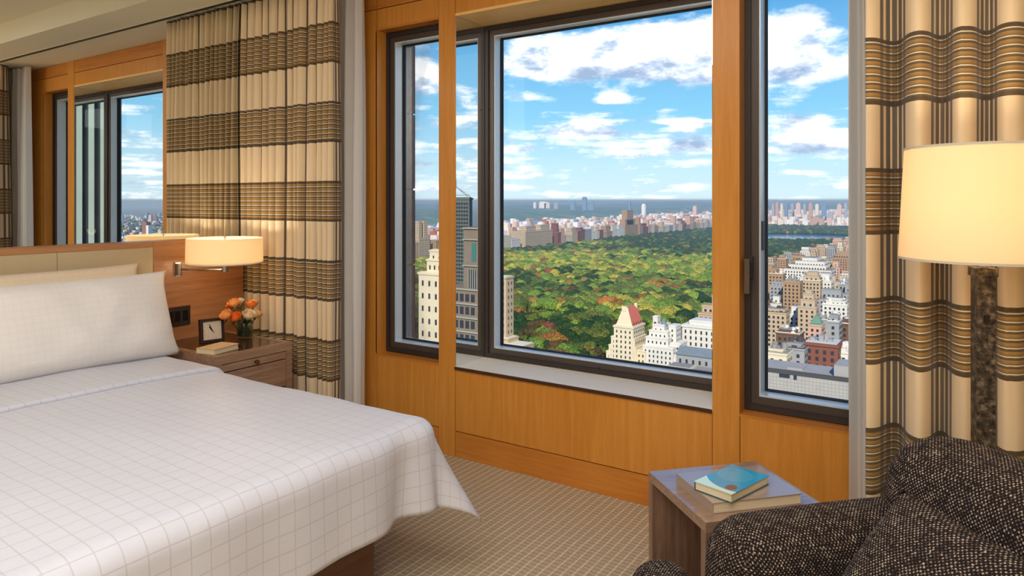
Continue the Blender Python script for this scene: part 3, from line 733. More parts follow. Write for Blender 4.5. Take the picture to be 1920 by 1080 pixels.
# ------------------------------------------------------------------ floor lamp
fl = at_z(1843, 487, 1.2); flp = CAM + ray(1843, 487) * (1.82 / F)
FLX, FLY = flp.x, flp.y
flz0 = CAM.z + (377 - 487) * 1.82 / F; flz1 = CAM.z + (377 - 275) * 1.82 / F
fl = empty('floor_lamp', (FLX, FLY, 0), math.radians(20), label='tall floor lamp with square hammered bronze post and cream drum shade', cat='floor lamp')
box('base', (-.13, -.13, 0), (.13, .13, .022), bronze_tex, fl, bevel=.004)
box('pole', (-.021, -.021, .022), (.021, .021, flz0 - .03), bronze_tex, fl, bevel=.003)
box('pole_cap', (-.026, -.026, flz0 - .042), (.026, .026, flz0 - .02), bronze_tex, fl, bevel=.002)
bm = bmesh.new(); cyl(bm, (0, 0, flz0 + .02), .012, .08, n=16); cyl(bm, (0, 0, flz0 + .15), .004, .22, n=10); finish(bm, 'stem', chrome, fl)
sw = CAM.z + (377 - 597) * 1.80 / F
box('switch', (-.006, -.026, sw - .009), (.006, -.0208, sw + .009), blackp, fl, bevel=.001)
r0, r1 = .1945, .180
lathe('lamp_shade', [(r0 - .003, flz0), (r0, flz0), (r1, flz1), (r1 - .003, flz1)], shade_m, fl, n=72, closed=True)
lathe('shade_rim', [(r0 - .004, flz0 - .001), (r0 + .001, flz0 - .001), (r0 + .001, flz0 + .005), (r0 - .004, flz0 + .005)], rim_m, fl, n=72, closed=True)
lathe('shade_rim', [(r1 - .004, flz1 - .005), (r1 + .001, flz1 - .005), (r1 + .001, flz1 + .001), (r1 - .004, flz1 + .001)], rim_m, fl, n=72, closed=True)
lathe('bulb', [(0, flz0 + .07), (.012, flz0 + .07), (.03, flz0 + .12), (.026, flz0 + .15), (0, flz0 + .165)], bulb_m, fl, n=16)
boxes('shade_spider', [((-r1 + .004, -.0015, flz1 - .012), (r1 - .004, .0015, flz1 - .009)), ((-.0015, -r1 + .004, flz1 - .012), (.0015, r1 - .004, flz1 - .009))], chrome, fl)
bulb('floor_lamp_light', (FLX + .0, FLY, flz0 + .18), 7, (1, .78, .54), .035)

# ------------------------------------------------------------------ side table
A_ = Vector((.683, .730, 0)).normalized(); B_ = Vector((.730, -.683, 0)).normalized()
RZ = math.atan2(A_.y, A_.x)                # local x = towards the wall corner, local -y = B
TH = .48
tc = [at_z(u, v, TH) for u, v in ((1218, 884), (1415, 865), (1548, 948), (1328, 986))]
cen = sum(tc, Vector()) / 4
print('table corners', [tuple(round(q, 3) for q in p) for p in tc])
la = ((tc[1] - tc[0]).dot(A_) + (tc[2] - tc[3]).dot(A_)) / 2; lb = ((tc[3] - tc[0]).dot(B_) + (tc[2] - tc[1]).dot(B_)) / 2
stb = empty('side_table', (cen.x, cen.y, 0), RZ, label='small square open-sided wooden side table with two books on it', cat='side table')
ha, hb_ = la / 2, lb / 2; tk = .028
box('tabletop', (-ha, -hb_, TH - tk), (ha, hb_, TH), tablet, stb, bevel=.0015)
box('side_panel', (-ha, hb_ - tk, 0), (ha, hb_, TH - tk - .0004), tablew, stb, bevel=.0015)
box('side_panel', (-ha, -hb_, 0), (ha, -hb_ + tk, TH - tk - .0004), tablew, stb, bevel=.0015)
box('back_panel', (ha - .03, -hb_ + tk, .0), (ha - .01, hb_ - tk, TH - tk - .0004), tablew, stb, bevel=0)

def bookq(name, quad, z, T, cover, label, ztop):
    P4 = [at_z(u, v, ztop) for u, v in quad]
    c = sum(P4, Vector()) / 4; e1 = ((P4[1] - P4[0]) + (P4[2] - P4[3])) / 2; e2 = ((P4[3] - P4[0]) + (P4[2] - P4[1])) / 2
    rz = math.atan2(e1.y, e1.x)
    return book(name, (c.x, c.y, z), e1.length, e2.length, T, rz, cover, label), e1.length, e2.length
greyc = mat('grey_book_cover', rough=.16, coat=1.0, spec=.8, build=lambda t, p: t.put(p.inputs['Base Color'], t.mix(t.noise(t.obj(), 8, 2), lin(150, 132, 120), lin(170, 152, 140))))
def bluecov(t, p):
    o = t.obj(); x, y, z = t.sep(o)[:3]
    # pale crescent at the left, a big blue disc, a small dark mark, a brown picture patch near the bottom corner
    def circ(cx, cy, r_): return t.m('LESS_THAN', t.m('SQRT', t.m('ADD', t.m('POWER', t.m('SUBTRACT', x, cx), 2), t.m('POWER', t.m('SUBTRACT', y, cy), 2))), r_)
    c = t.mix(circ(.03, .03, .112), lin(206, 238, 226), lin(16, 158, 208))
    c = t.mix(t.m('MULTIPLY', circ(-.008, .03, .052), .4), c, lin(90, 180, 210))
    ex = t.m('POWER', t.m('DIVIDE', t.m('SUBTRACT', x, .034), .016), 2); ey = t.m('POWER', t.m('DIVIDE', t.m('SUBTRACT', y, -.058), .02), 2)
    pic = t.m('LESS_THAN', t.m('ADD', t.m('ADD', ex, ey), t.m('MULTIPLY', t.noise(o, 90, 3), 1.0)), 1.5)
    c = t.mix(pic, c, t.mix(t.noise(o, 260, 2), lin(50, 28, 26), lin(150, 120, 112)))
    w_ = t.m('ADD', x, y); v_ = t.m('SUBTRACT', x, y)
    mk = t.m('MULTIPLY', t.m('LESS_THAN', t.m('ABSOLUTE', t.m('SUBTRACT', t.m('ADD', v_, .085), t.m('MULTIPLY', t.m('SINE', t.m('MULTIPLY', w_, 420)), .0012))), .0013), t.m('LESS_THAN', t.m('ABSOLUTE', t.m('SUBTRACT', w_, .02)), .017))
    c = t.mix(mk, c, lin(16, 40, 60))
    side = t.m('LESS_THAN', z, .023)
    c = t.mix(side, c, lin(14, 78, 84))
    t.put(p.inputs['Base Color'], c)
bluec = mat('blue_book_cover', rough=.25, coat=.8, build=bluecov)
bb1, l1, l2 = bookq('book', ((1268, 888), (1430, 872), (1496, 926), (1337, 944)), TH + .0003, .030, greyc, 'large flat grey hardback book lying on the side table', TH + .030)
bb2, l3, l4 = bookq('book', ((1302, 903), (1374, 926), (1440, 893), (1372, 869)), TH + .031, .026, bluec, 'small blue and white book on top of the large grey book', TH + .057)
print('book sizes', l1, l2, l3, l4)

# ------------------------------------------------------------------ armchair (local x = towards its back, local y = -B)
AC = Vector((CAM.x, CAM.y, 0))
def ab(a, b, z=0): return AC + A_ * a + B_ * b + Vector((0, 0, z))
ch = empty('armchair', tuple(ab(1.15, -1.05)), RZ, label='brown tweed lounge armchair in the right foreground', cat='armchair')
def L(a, b): return (a - 1.15, -(b + 1.05))         # local xy
def soft(n, a0, a1, b0, b1, z0, z1, r, **k):
    x0, y0 = L(a0, b0); x1, y1 = L(a1, b1)
    hx, hy, hz = abs(x1 - x0) / 2, abs(y1 - y0) / 2, (z1 - z0) / 2
    M = Matrix.Translation(((x0 + x1) / 2, (y0 + y1) / 2, (z0 + z1) / 2))
    if 'R' in k: M = M @ k.pop('R')
    return softbox(n, (hx, hy, hz), r, tweed, ch, M=M, **k)
soft('arm', .825, 1.42, -1.56, -1.345, .10, .605, .095, puff=(.012, .0, .01))
soft('arm', .825, 1.42, -.73, -.52, .10, .605, .095, puff=(.012, .0, .01))
soft('backrest', 1.25, 1.52, -1.50, -.57, .14, .775, .125, puff=(.02, .03, .015), R=Matrix.Rotation(math.radians(6), 4, 'Y'))
soft('seat_cushion', .74, 1.30, -1.34, -.735, .24, .385, .06, puff=(.01, 0, .02))
soft('front_cushion', .665, .815, -1.625, -.45, .20, .472, .07, puff=(.012, .015, .012))
soft('seat_base', .72, 1.40, -1.345, -.73, .10, .238, .03)
for (a, b) in ((.80, -1.48), (.80, -.60), (1.40, -1.48), (1.40, -.60)):
    x0, y0 = L(a, b); bm = bmesh.new(); cyl(bm, (x0, y0, .05), .018, .10, r2=.024, n=14); finish(bm, 'leg', darkw, ch)
# throw cushion leaning on the back
def cush():
    w = .44; h = .44; th = .075; vs_ = []; fs_ = []; N = 26
    for s in (1, -1):
        b0 = len(vs_)
        for j in range(N + 1):
            for i in range(N + 1):
                u_ = 2 * i / N - 1; v_ = 2 * j / N - 1; e_ = max(0, (1 - abs(u_) ** 2.6) * (1 - abs(v_) ** 2.6)) ** .6
                pin = 1 - .05 * (1 - abs(v_) ** 2) * abs(u_) ** 4; pin2 = 1 - .05 * (1 - abs(u_) ** 2) * abs(v_) ** 4
                vs_.append((s * th * e_, u_ * w / 2 * pin, v_ * h / 2 * pin2))
        for j in range(N):
            for i in range(N):
                q = (b0 + j * (N + 1) + i, b0 + j * (N + 1) + i + 1, b0 + (j + 1) * (N + 1) + i + 1, b0 + (j + 1) * (N + 1) + i); fs_.append(q if s > 0 else q[::-1])
    me = bpy.data.meshes.new('throw_cushion'); me.from_pydata(vs_, [], fs_)
    bm = bmesh.new(); bm.from_mesh(me); bmesh.ops.remove_doubles(bm, verts=bm.verts, dist=.0005); bm.to_mesh(me); bm.free()
    me.polygons.foreach_set('use_smooth', [True] * len(me.polygons)); boxuv(me)
    o = link('throw_cushion', me, None, tweed); return o
cu = cush(); tag(cu, 'square brown tweed cushion leaning on the armchair back', 'cushion')
cu.location = ab(1.0, -1.03, .575)
cu.rotation_euler = (Matrix.Rotation(RZ, 3, 'Z') @ Matrix.Rotation(math.radians(41), 3, 'Y') @ Matrix.Rotation(math.radians(0), 3, 'X')).to_euler()

# ------------------------------------------------------------------ curtains and sheers
def curtain(name, x0, x1, yc, amp, per, label, mt, z0=.02, z1=ZS - .012, wide=1.0, cat='curtain', seed=0, shape='pipe', thick=.003, n=14):
    nf = max(1, round((x1 - x0) / per)); nu = nf * n; rr = random.Random(seed)
    off = [rr.uniform(-.3, .3) * per for _ in range(nf + 2)]; am = [rr.uniform(.75, 1.2) for _ in range(nf + 2)]; ph = [rr.uniform(-.2, .2) for _ in range(nf + 2)]
    off[0] = off[1] = 0; off[nf] = 0
    zs = [z0 + (z1 - z0) * j / 22 for j in range(23)]
    vw = .5 if shape == 'pipe' and per < .1 else .22
    wd = [rr.uniform(1 - vw, 1 + vw) for _ in range(nf)]; tw = sum(wd); cum = [0]
    for q in wd: cum.append(cum[-1] + q / tw)
    def f(i, j):
        t_ = i / n; k = min(int(t_), nf - 1); fr = t_ - k; z = zs[j]; h = (z - z0) / (z1 - z0)
        lo = off[k] * (1 - fr) + off[k + 1] * fr; A = amp * (am[k] * (1 - fr) + am[k + 1] * fr) * (1 - .35 * h ** 6)
        if shape == 'pipe': # round pipes facing the room, tight troughs behind
            c = math.cos(2 * PI * fr); yy = -A * (math.copysign(abs(c) ** .75, c)); xx = math.sin(2 * PI * fr) * per * (.11 if per < .1 else .03)
        else:
            c = math.cos(2 * PI * fr + ph[k]); yy = -A * c; xx = 0
        x = x0 + (x1 - x0) * (cum[k] + (cum[k + 1] - cum[k]) * fr) + xx + lo * .25 * (1 - h)
        y = yc + yy + lo * .5 + .006 * math.sin(z * 2.1 + k * 1.7)
        return (x, min(y, -.012), z)
    return gridmesh(name, nu, 22, f, mt, uvf=lambda i, j: (i / n * wide, zs[j]), thick=thick)
c_l = curtain('curtain', .012, .80, -.285, .036, .054, '', curt, wide=1.0, seed=3, n=12)
tag(c_l, 'plaid striped curtain hanging left of the windows behind the nightstand', 'curtain')
c_r = curtain('curtain', 3.375, 4.72, -.275, .064, .132, '', curt, wide=1.0, seed=8, n=16)
tag(c_r, 'plaid striped curtain hanging right of the windows behind the floor lamp', 'curtain')
s_l = curtain('sheer_curtain', .10, .86, -.13, .03, .07, '', sheer, seed=5, shape='soft', thick=0)
tag(s_l, 'plain white sheer curtain gathered beside the left patterned curtain', 'sheer curtain')
s_r = curtain('sheer_curtain', 3.30, 4.6, -.12, .03, .07, '', sheer, seed=6, shape='soft', thick=0)
tag(s_r, 'plain white sheer curtain gathered beside the right patterned curtain', 'sheer curtain')
# ================================================================== THE CITY OUTSIDE
GZ = -160.0
def cmat(n, c, rough=.85, amt=.12, sc=.05):
    c2 = tuple(q * (1 - amt * 2.2) for q in c)
    return mat(n, rough=rough, spec=.2, build=lambda t, p: t.put(p.inputs['Base Color'], t.mix(t.noise(t.obj(), sc, 4, .6), c2, c)))
BM = dict(cream=cmat('cream_stone', lin(240, 222, 188)), white=cmat('white_brick', lin(236, 228, 214)), beige=cmat('beige_brick', lin(208, 180, 146)), tan=cmat('tan_brick', lin(184, 148, 112)),
          pink=cmat('pink_brick', lin(222, 178, 156)), red=cmat('red_brick', lin(140, 88, 74)), grey=cmat('grey_stone', lin(168, 166, 164)), brown=cmat('brown_brick', lin(120, 90, 74)), blue=cmat('blue_glass_wall', lin(110, 150, 176), .3), dark=cmat('dark_glass_wall', lin(58, 64, 70), .3))
winm = mat('far_window_glass', lin(52, 56, 66), .25)
wing = mat('green_window_glass', lin(70, 122, 116), .15)
roofm = cmat('flat_roof', lin(158, 150, 142)); roofd = cmat('dark_roof', lin(84, 80, 80)); slate = cmat('slate_roof', lin(128, 138, 142), sc=.3)
tilered = mat('red_tile_roof', rough=.6, build=lambda t, p: t.put(p.inputs['Base Color'], t.mix(t.noise(t.scale(t.obj(), (1, 1, 3)), .8, 4), lin(196, 92, 70), lin(226, 122, 96))))
copper = cmat('green_copper', lin(112, 150, 128), sc=.2)
streetm = cmat('street', lin(110, 106, 104), sc=.01)

gp = S(box('ground', (-16000, 80, GZ - 2), (16000, 16000, GZ), mat('city_ground', rough=.95, build=lambda t, p: t.put(p.inputs['Base Color'], t.ramp(t.noise(t.obj(), .02, 6, .7), [(.3, lin(60, 72, 50)), (.5, lin(112, 108, 96)), (.7, lin(160, 146, 134))]))), bevel=0))
lawnm = mat('lawn', rough=.95, build=lambda t, p: t.put(p.inputs['Base Color'], t.mix(t.noise(t.obj(), .02, 5), lin(92, 116, 50), lin(150, 160, 80))))
pk = S(box('park_lawn', (-1195, 510, GZ), (-315, 4450, GZ + .4), lawnm, bevel=0))

def winrow(bm, face, lo, hi, z0, z1, pos, pw, ph_, fw, fh, d=.25):
    """window blocks on one facade; face: 'y' front (-y) or 'x' right (+x)"""
    n = max(1, int((hi - lo) / pw)); m_ = max(1, int((z1 - z0) / ph_)); sx = (hi - lo) / n; sz = (z1 - z0) / m_
    for i in range(n):
        for j in range(m_):
            a = lo + sx * (i + .5) - fw / 2; b = z0 + sz * (j + .5) - fh / 2
            if face == 'y': q = [(a, pos - d, b), (a + fw, pos - d, b), (a + fw, pos - d, b + fh), (a, pos - d, b + fh)]
            else: q = [(pos + d, a, b), (pos + d, a + fw, b), (pos + d, a + fw, b + fh), (pos + d, a, b + fh)]
            bm.faces.new([bm.verts.new(p) for p in q])
def quick(bm, name, m, par, uv=False):
    me = bpy.data.meshes.new(name); bm.to_mesh(me); bm.free(); return link(name, me, par, m)
CR = random.Random(3)
class Bld:
    """building collected in world coordinates around an origin at its base"""
    def __init__(s, label, x, y, cat='building', group=None, name='building'):
        s.o = Vector((x, y, GZ)); s.root = empty(name, s.o, label=label, cat=cat, group=group)
        s.w = bmesh.new(); s.r = bmesh.new(); s.g = bmesh.new(); s.nw = 0
    def block(s, x0, x1, y0, y1, z0, z1, win=None, roof=True, cornice=0):
        o = s.o; a = (x0 - o.x, y0 - o.y, z0 - o.z); b = (x1 - o.x, y1 - o.y, z1 - o.z)
        abox(s.w, a, b)
        if cornice: abox(s.w, (a[0] - cornice, a[1] - cornice, b[2] - cornice * 2), (b[0] + cornice, b[1] + cornice, b[2] + .3))
        if roof: abox(s.r, (a[0] + .6, a[1] + .6, b[2] + .0), (b[0] - .6, b[1] - .6, b[2] + .35 + (.3 if cornice else 0)))
        if win:
            pw, ph_, fw, fh = win; top = b[2] - 1.2 - cornice * 2; bot = max(a[2], b[2] - 60) + .5
            winrow(s.g, 'y', a[0] + .8, b[0] - .8, bot, top, a[1], pw, ph_, fw, fh)
            winrow(s.g, 'x', a[1] + .8, b[1] - .8, bot, top, b[0], pw, ph_, fw, fh)
            s.nw += 1
    def clutter(s, x0, x1, y0, y1, z, n=5):
        bm = bmesh.new(); o = s.o
        for k in range(n):
            w_ = CR.uniform(1.2, 3.6); x = CR.uniform(x0 + 1, max(x0 + 1.1, x1 - w_ - 1)); y = CR.uniform(y0 + 1, y1 - 3); h = CR.uniform(1.0, 3.4)
            abox(bm, Vector((x, y, z - .2)) - o, Vector((x + w_, y + w_ * .8, z + h)) - o)
            if k % 3 == 0: bmesh.ops.create_cone(bm, cap_ends=True, segments=10, radius1=1.5, radius2=1.4, depth=3.2, matrix=Matrix.Translation(Vector((x + w_ / 2, y + w_ / 2, z + h + 1.4)) - o))
        abox(bm, Vector((x0, y0, z)) - o, Vector((x1, y0 + .4, z + .9)) - o); abox(bm, Vector((x1 - .4, y0 + .4, z)) - o, Vector((x1, y1, z + .9)) - o)
        tag(quick(bm, 'roof_clutter', CR.choice([roofm, roofd, BM['white'], BM['brown'], BM['grey']]), s.root), kind='stuff')
    def done(s, wm, rm=None, gm=None):
        quick(s.w, 'walls', wm, s.root)
        if len(s.r.verts): quick(s.r, 'roof', rm or roofm, s.root)
        else: s.r.free()
        if s.nw: tag(quick(s.g, 'windows', gm or winm, s.root), kind='stuff')
        else: s.g.free()
        return s.root
def X(u, y): d = ray(u, 0); return CAM.x + d.x * (y - CAM.y) / d.y
def Z(u, v, y): d = ray(u, v); return CAM.z + d.z * (y - CAM.y) / d.y

# ---- cream hotel tower with the red hipped roof (centre window)
y = 560
u0, u1 = 1160, 1190
xa, xb = X(1151, y), X(1187, y)          # front face of the shaft
zs = Z(1170, 612, y); dep = 25
b = Bld('cream stone hotel tower with a steep red tiled roof at the park edge', (xa + xb) / 2, y + dep / 2)
b.block(xa, xb, y, y + dep, GZ, zs, (3.6, 4.2, 1.3, 2.2), cornice=.7)
b.block(xa - 3.2, xb + 1, y + 1, y + dep + 2, GZ, Z(1170, 634, y), (3.6, 4.2, 1.3, 2.2), cornice=.3)
b.block(xa - 6, xb + 2, y + 2, y + dep + 3, GZ, Z(1170, 651, y), (3.6, 4.2, 1.3, 2.2), cornice=.3)
b.block(xa - 9, xb + 3, y + 3, y + dep + 4, GZ, Z(1170, 664, y), (3.6, 4.2, 1.3, 2.2), cornice=.3)
b.block(xb - 2, xb + 10, y + 4, y + dep + 8, GZ, Z(1170, 656, y), (3.4, 4.2, 1.2, 2.1), cornice=.3)
b.done(BM['cream'], BM['cream'])
o = b.o; bm = bmesh.new(); zt = Z(1172, 578, y); zb = zs + .3
xa2, xb2 = xa + 1.5, xb - 1; ya, yb = y + 1.0, y + dep - 1
ridge = ((xa2 + xb2) / 2)
P_ = [(xa2, ya, zb), (xb2, ya, zb), (xb2, yb, zb), (xa2, yb, zb), (ridge - 2.3, ya + 2.5, zt), (ridge + 2.3, ya + 2.5, zt), (ridge + 2.3, yb - 2.5, zt), (ridge - 2.3, yb - 2.5, zt)]
vv = [bm.verts.new(Vector(p) - o) for p in P_]
for f_ in ((1, 2, 6, 5), (3, 0, 4, 7), (4, 5, 6, 7)): bm.faces.new([vv[i] for i in f_])
quick(bm, 'tiled_roof', tilered, b.root)
for idx in ((0, 1, 5, 4), (2, 3, 7, 6)):
    bm = bmesh.new(); vv = [bm.verts.new(Vector(P_[i]) - o) for i in idx]; bm.faces.new(vv); quick(bm, 'gable', BM['cream'], b.root)
for q_ in [(Vector((ridge - 2.8, ya + 1.6, zt - 3)) - o, Vector((ridge + 1.2, ya + 4, zt + 1.2)) - o), (Vector((ridge + 1.2, yb - 4, zt - 2)) - o, Vector((ridge + 3.5, yb - 2, zt + 2.2)) - o)]: boxes('chimney', [q_], BM['cream'], b.root)
for k in range(4): box('dormer', Vector((xb2 - 3.4, ya + 3 + k * 5, zb)) - o, Vector((xb2 + .2, ya + 4.6 + k * 5, zb + 2.6)) - o, BM['brown'], b.root, bevel=0)

# ---- white stepped hotel right of it
y = 565
b = Bld('white stepped hotel with terraces right of the red-roofed tower', X(1240, y), y + 10)
W_ = (3.3, 4.0, 1.2, 2.1)
for (ua, ub, v_, dy) in ((1205, 1262, 652, 0), (1208, 1250, 636, 3), (1212, 1247, 624, 6), (1216, 1238, 614, 9), (1262, 1276, 664, 2), (1250, 1270, 645, 8), (1244, 1258, 614, 12)):
    b.block(X(ua, y), X(ub, y), y + dy, y + 24, GZ, Z(1240, v_, y), W_, cornice=.35)
b.block(X(1214, y), X(1223, y), y + 12, y + 18, GZ, Z(1217, 597, y), (8, 9, 2.2, 4), cornice=.3)
b.done(BM['white'], BM['white'])
bm = bmesh.new(); c = Vector((X(1233, y), y + 14, Z(1217, 612, y))) - b.o; bmesh.ops.create_cone(bm, cap_ends=True, segments=8, radius1=3.6, radius2=.3, depth=6, matrix=Matrix.Translation(c + Vector((0, 0, 3)))); quick(bm, 'turret_roof', slate, b.root)
# ---- white club building to the right, pink top block behind it
y = 600
b = Bld('white palazzo block with tall narrow windows at the right edge of the centre window', X(1310, y), y + 15)
b.block(X(1279, y), X(1352, y), y, y + 26, GZ, Z(1300, 611, y), (4.2, 4.8, 1.5, 3.0), cornice=.8)
b.block(X(1290, y), X(1352, y), y + 4, y + 22, GZ, Z(1300, 603, y), (4.2, 4.8, 1.5, 2.2), cornice=.4)
b.done(BM['white'], BM['white'])
y = 640
b = Bld('tan set-back apartment block behind the white palazzo', X(1325, y), y + 15)
b.block(X(1309, y), X(1356, y), y, y + 20, GZ, Z(1320, 588, y), (4, 4.4, 2.2, 2.4), cornice=.5)
b.block(X(1314, y), X(1356, y), y + 4, y + 20, GZ, Z(1320, 574, y), (4, 4.4, 2.2, 2.4), cornice=.5)
b.done(BM['beige'], BM['tan'])
# ---- slate roofed church-like block in front
y = 520
b = Bld('long low building with a sloping grey slate roof below the white palazzo', X(1310, y), y + 8)
zt = Z(1300, 652, y); ze = Z(1300, 668, y - 6); xa, xb = X(1272, y), X(1362, y)
b.block(xa, xb, y - 5, y + 10, GZ, ze, (5, 6, 1.6, 3), roof=False)
b.block(X(1296, y), xb, y - 9, y - 5, GZ, Z(1300, 684, y), (3.4, 5, 1.2, 2.4), cornice=.3)
b.done(BM['grey'], roofm)
bm = bmesh.new(); vv = [bm.verts.new(Vector(p) - b.o) for p in ((xa, y - 6, ze), (xb, y - 6, ze), (xb, y + 3, zt), (xa, y + 3, zt), (xa, y + 11, ze), (xb, y + 11, ze))]
for f_ in ((0, 1, 2, 3), (3, 2, 5, 4), (0, 3, 4), (1, 5, 2)): bm.faces.new([vv[i] for i in f_])
quick(bm, 'pitched_roof', slate, b.root)
# ---- low cream terraces at the bottom edge
y = 500
b = Bld('pale low roof terraces at the foot of the white stepped hotel', X(1300, y), y)
for (ua, ub, v_) in ((1258, 1300, 688), (1285, 1356, 694), (1205, 1262, 700)): b.block(X(ua, y), X(ub, y), y - 8, y + 6, GZ, Z(1300, v_, y), (3, 4, 1.3, 1.8), cornice=.3)
b.done(BM['cream'], roofm)

# ---- cream tower with green steep roof in the narrow left window
y = 300
b = Bld('tall cream tower with a green copper spire in the narrow left window', X(800, y), y + 8)
xa, xb = X(785, y), X(826, y)
b.block(xa, xb, y, y + 14, GZ, Z(800, 512, y), (4.6, 6.4, 1.3, 3.0), cornice=.5)
b.block(X(796, y), xb, y + 2, y + 13, GZ, Z(800, 487, y), (3.0, 4.5, 1.0, 2.4), cornice=.4)
b.block(X(799, y), xb, y + 3, y + 12, GZ, Z(800, 470, y), (3.0, 4.0, .9, 2.0), cornice=.3)
b.done(BM['cream'], BM['cream'])
bm = bmesh.new(); zb = Z(800, 486, y); c = Vector((X(816, y), y + 8, zb)) - b.o
bmesh.ops.create_cone(bm, cap_ends=True, segments=8, radius1=5.4, radius2=.3, depth=19, matrix=Matrix.Translation(c + Vector((0, 0, 9.5)))); quick(bm, 'copper_spire', copper, b.root)
# ---- sliver of a beige tower at the left edge of the centre window
y = 430
b = Bld('sliver of a beige tower beside the frame in the centre window', X(944, y), y + 5)
b.block(X(925, y), X(949, y), y, y + 10, GZ, Z(944, 520, y), (3, 5, 1.1, 2.4), cornice=.5)
b.block(X(925, y), X(956, y), y - 2, y + 12, GZ, Z(944, 634, y), None, cornice=.3)
b.block(X(925, y), X(985, y), y - 3, y + 12, GZ, Z(944, 643, y), None, cornice=.3)
b.done(BM['beige'], BM['cream'])

# ---- right window: foreground tiled slab with roof terrace
y = 150
b = Bld('wide grey office slab with a tile-grid wall at the bottom of the right window', X(1515, y), y + 12)
zt = Z(1500, 700, y); xa, xb = X(1405, y), X(1640, y)
b.block(xa, xb, y, y + 10, GZ, zt, None, roof=False)
b.block(X(1470, y), X(1500, y), y + 2.5, y + 8, zt, Z(1480, 694, y), None, roof=False)
b.block(X(1562, y), X(1600, y), y + 1, y + 8, zt - 2, Z(1575, 688, y), None, roof=False)
quick_w = b.done(cmat('concrete_panel', lin(176, 168, 160), sc=.4), roofd)
bm = bmesh.new(); o = b.o; s_ = (xb - xa) / 34
for i in range(34):
    for j in range(16):
        a = xa + i * s_; zz_ = zt - .7 - (j + 1) * .72
        abox(bm, Vector((a + .04, y - .06, zz_ + .04)) - o, Vector((a + s_ - .04, y + .02, zz_ + .68)) - o)
tag(quick(bm, 'wall_tiles', cmat('wall_tile', lin(186, 176, 166), sc=.5), b.root), kind='stuff')
boxes('roof_opening', [(Vector((X(1461, y), y - .1, Z(1470, 708, y))) - o, Vector((X(1481, y), y + .3, Z(1470, 699, y))) - o), (Vector((X(1488, y), y - .1, Z(1490, 712, y))) - o, Vector((X(1494, y), y + .3, Z(1490, 702, y))) - o)], winm, b.root)
boxes('parapet', [(Vector((xa, y - .15, zt - .5)) - o, Vector((xb, y + .5, zt + .25)) - o)], roofd, b.root)
# ---- red brick block
y = 430
b = Bld('dark red brick apartment block with a white roof edge low in the right window', X(1541, y), y + 12)
b.block(X(1508, y), X(1571, y), y, y + 17, GZ, Z(1541, 645, y), (3.9, 3.9, 1.6, 2.2), cornice=.7)
b.done(BM['red'], cmat('pale_roof_gravel', lin(220, 212, 204)))
boxes('roof_hut', [(Vector((X(u, y), y + 5, Z(1541, 645, y))) - b.o, Vector((X(u + 9, y), y + 10, Z(1541, v, y))) - b.o) for u, v in ((1516, 637), (1532, 632), (1548, 638))], BM['grey'], b.root)
# named buildings of the right window: label, colour, (u0,u1), v_top, distance, steps
HERO = [
    ('brilliant white terraced apartment block high in the right window', 'white', 1470, 1558, 505, 980, [(1478, 1548, 497), (1490, 1545, 490), (1502, 1530, 484)]),
    ('small white slab in front of the brilliant white terraced block', 'white', 1500, 1515, 520, 900, [(1503, 1511, 515)]),
    ('large tan block with a flat top left of centre in the right window', 'tan', 1468, 1500, 530, 760, [(1472, 1492, 528)]),
    ('beige stepped tower with a terrace crown in the middle of the right window', 'beige', 1503, 1538, 525, 800, [(1507, 1535, 516), (1512, 1532, 510)]),
    ('tan stepped block at the left edge of the right window', 'tan', 1428, 1468, 516, 820, [(1430, 1455, 508), (1432, 1446, 502)]),
    ('beige setback tower with ziggurat top standing in front of the tan block', 'beige', 1496, 1530, 575, 640, [(1500, 1527, 562), (1504, 1524, 552), (1508, 1519, 545)]),
    ('white and grey apartment tower at the right edge below the tan slabs', 'white', 1542, 1588, 566, 690, [(1548, 1584, 560), (1556, 1578, 556)]),
    ('tall grey slab near the right frame of the right window', 'grey', 1572, 1604, 528, 780, [(1578, 1600, 522)]),
    ('beige long block with cornice under the left frame of the right window', 'beige', 1428, 1474, 590, 600, [(1434, 1470, 585)]),
    ('slim brown tower standing against the right frame of the right window', 'brown', 1575, 1604, 600, 520, [(1580, 1600, 592)]),
    ('pale grey tower left of the slim brown tower', 'grey', 1551, 1573, 598, 500, [(1554, 1570, 588)]),
    ('tan tower with dark windows near the upper right frame', 'tan', 1560, 1604, 480, 1250, [(1566, 1596, 474), (1572, 1590, 470)]),
    ('long beige row house block below the museum roofs', 'beige', 1530, 1570, 492, 1300, [(1534, 1560, 487)]),
    ('low rusty brown row with terrace behind the red brick block', 'brown', 1455, 1500, 628, 520, [(1460, 1492, 622)]),
    ('green-roofed small house in the middle of the right window', 'pink', 1516, 1540, 607, 560, []),
    ('white low building left of the red brick block', 'cream', 1437, 1475, 668, 400, [(1440, 1466, 662)]),
    ('grey flat-roofed row left of the red brick block', 'grey', 1468, 1508, 655, 420, [(1474, 1500, 648)]),
    ('white narrow building right of the red brick block', 'white', 1573, 1590, 652, 440, [(1576, 1588, 647)])]
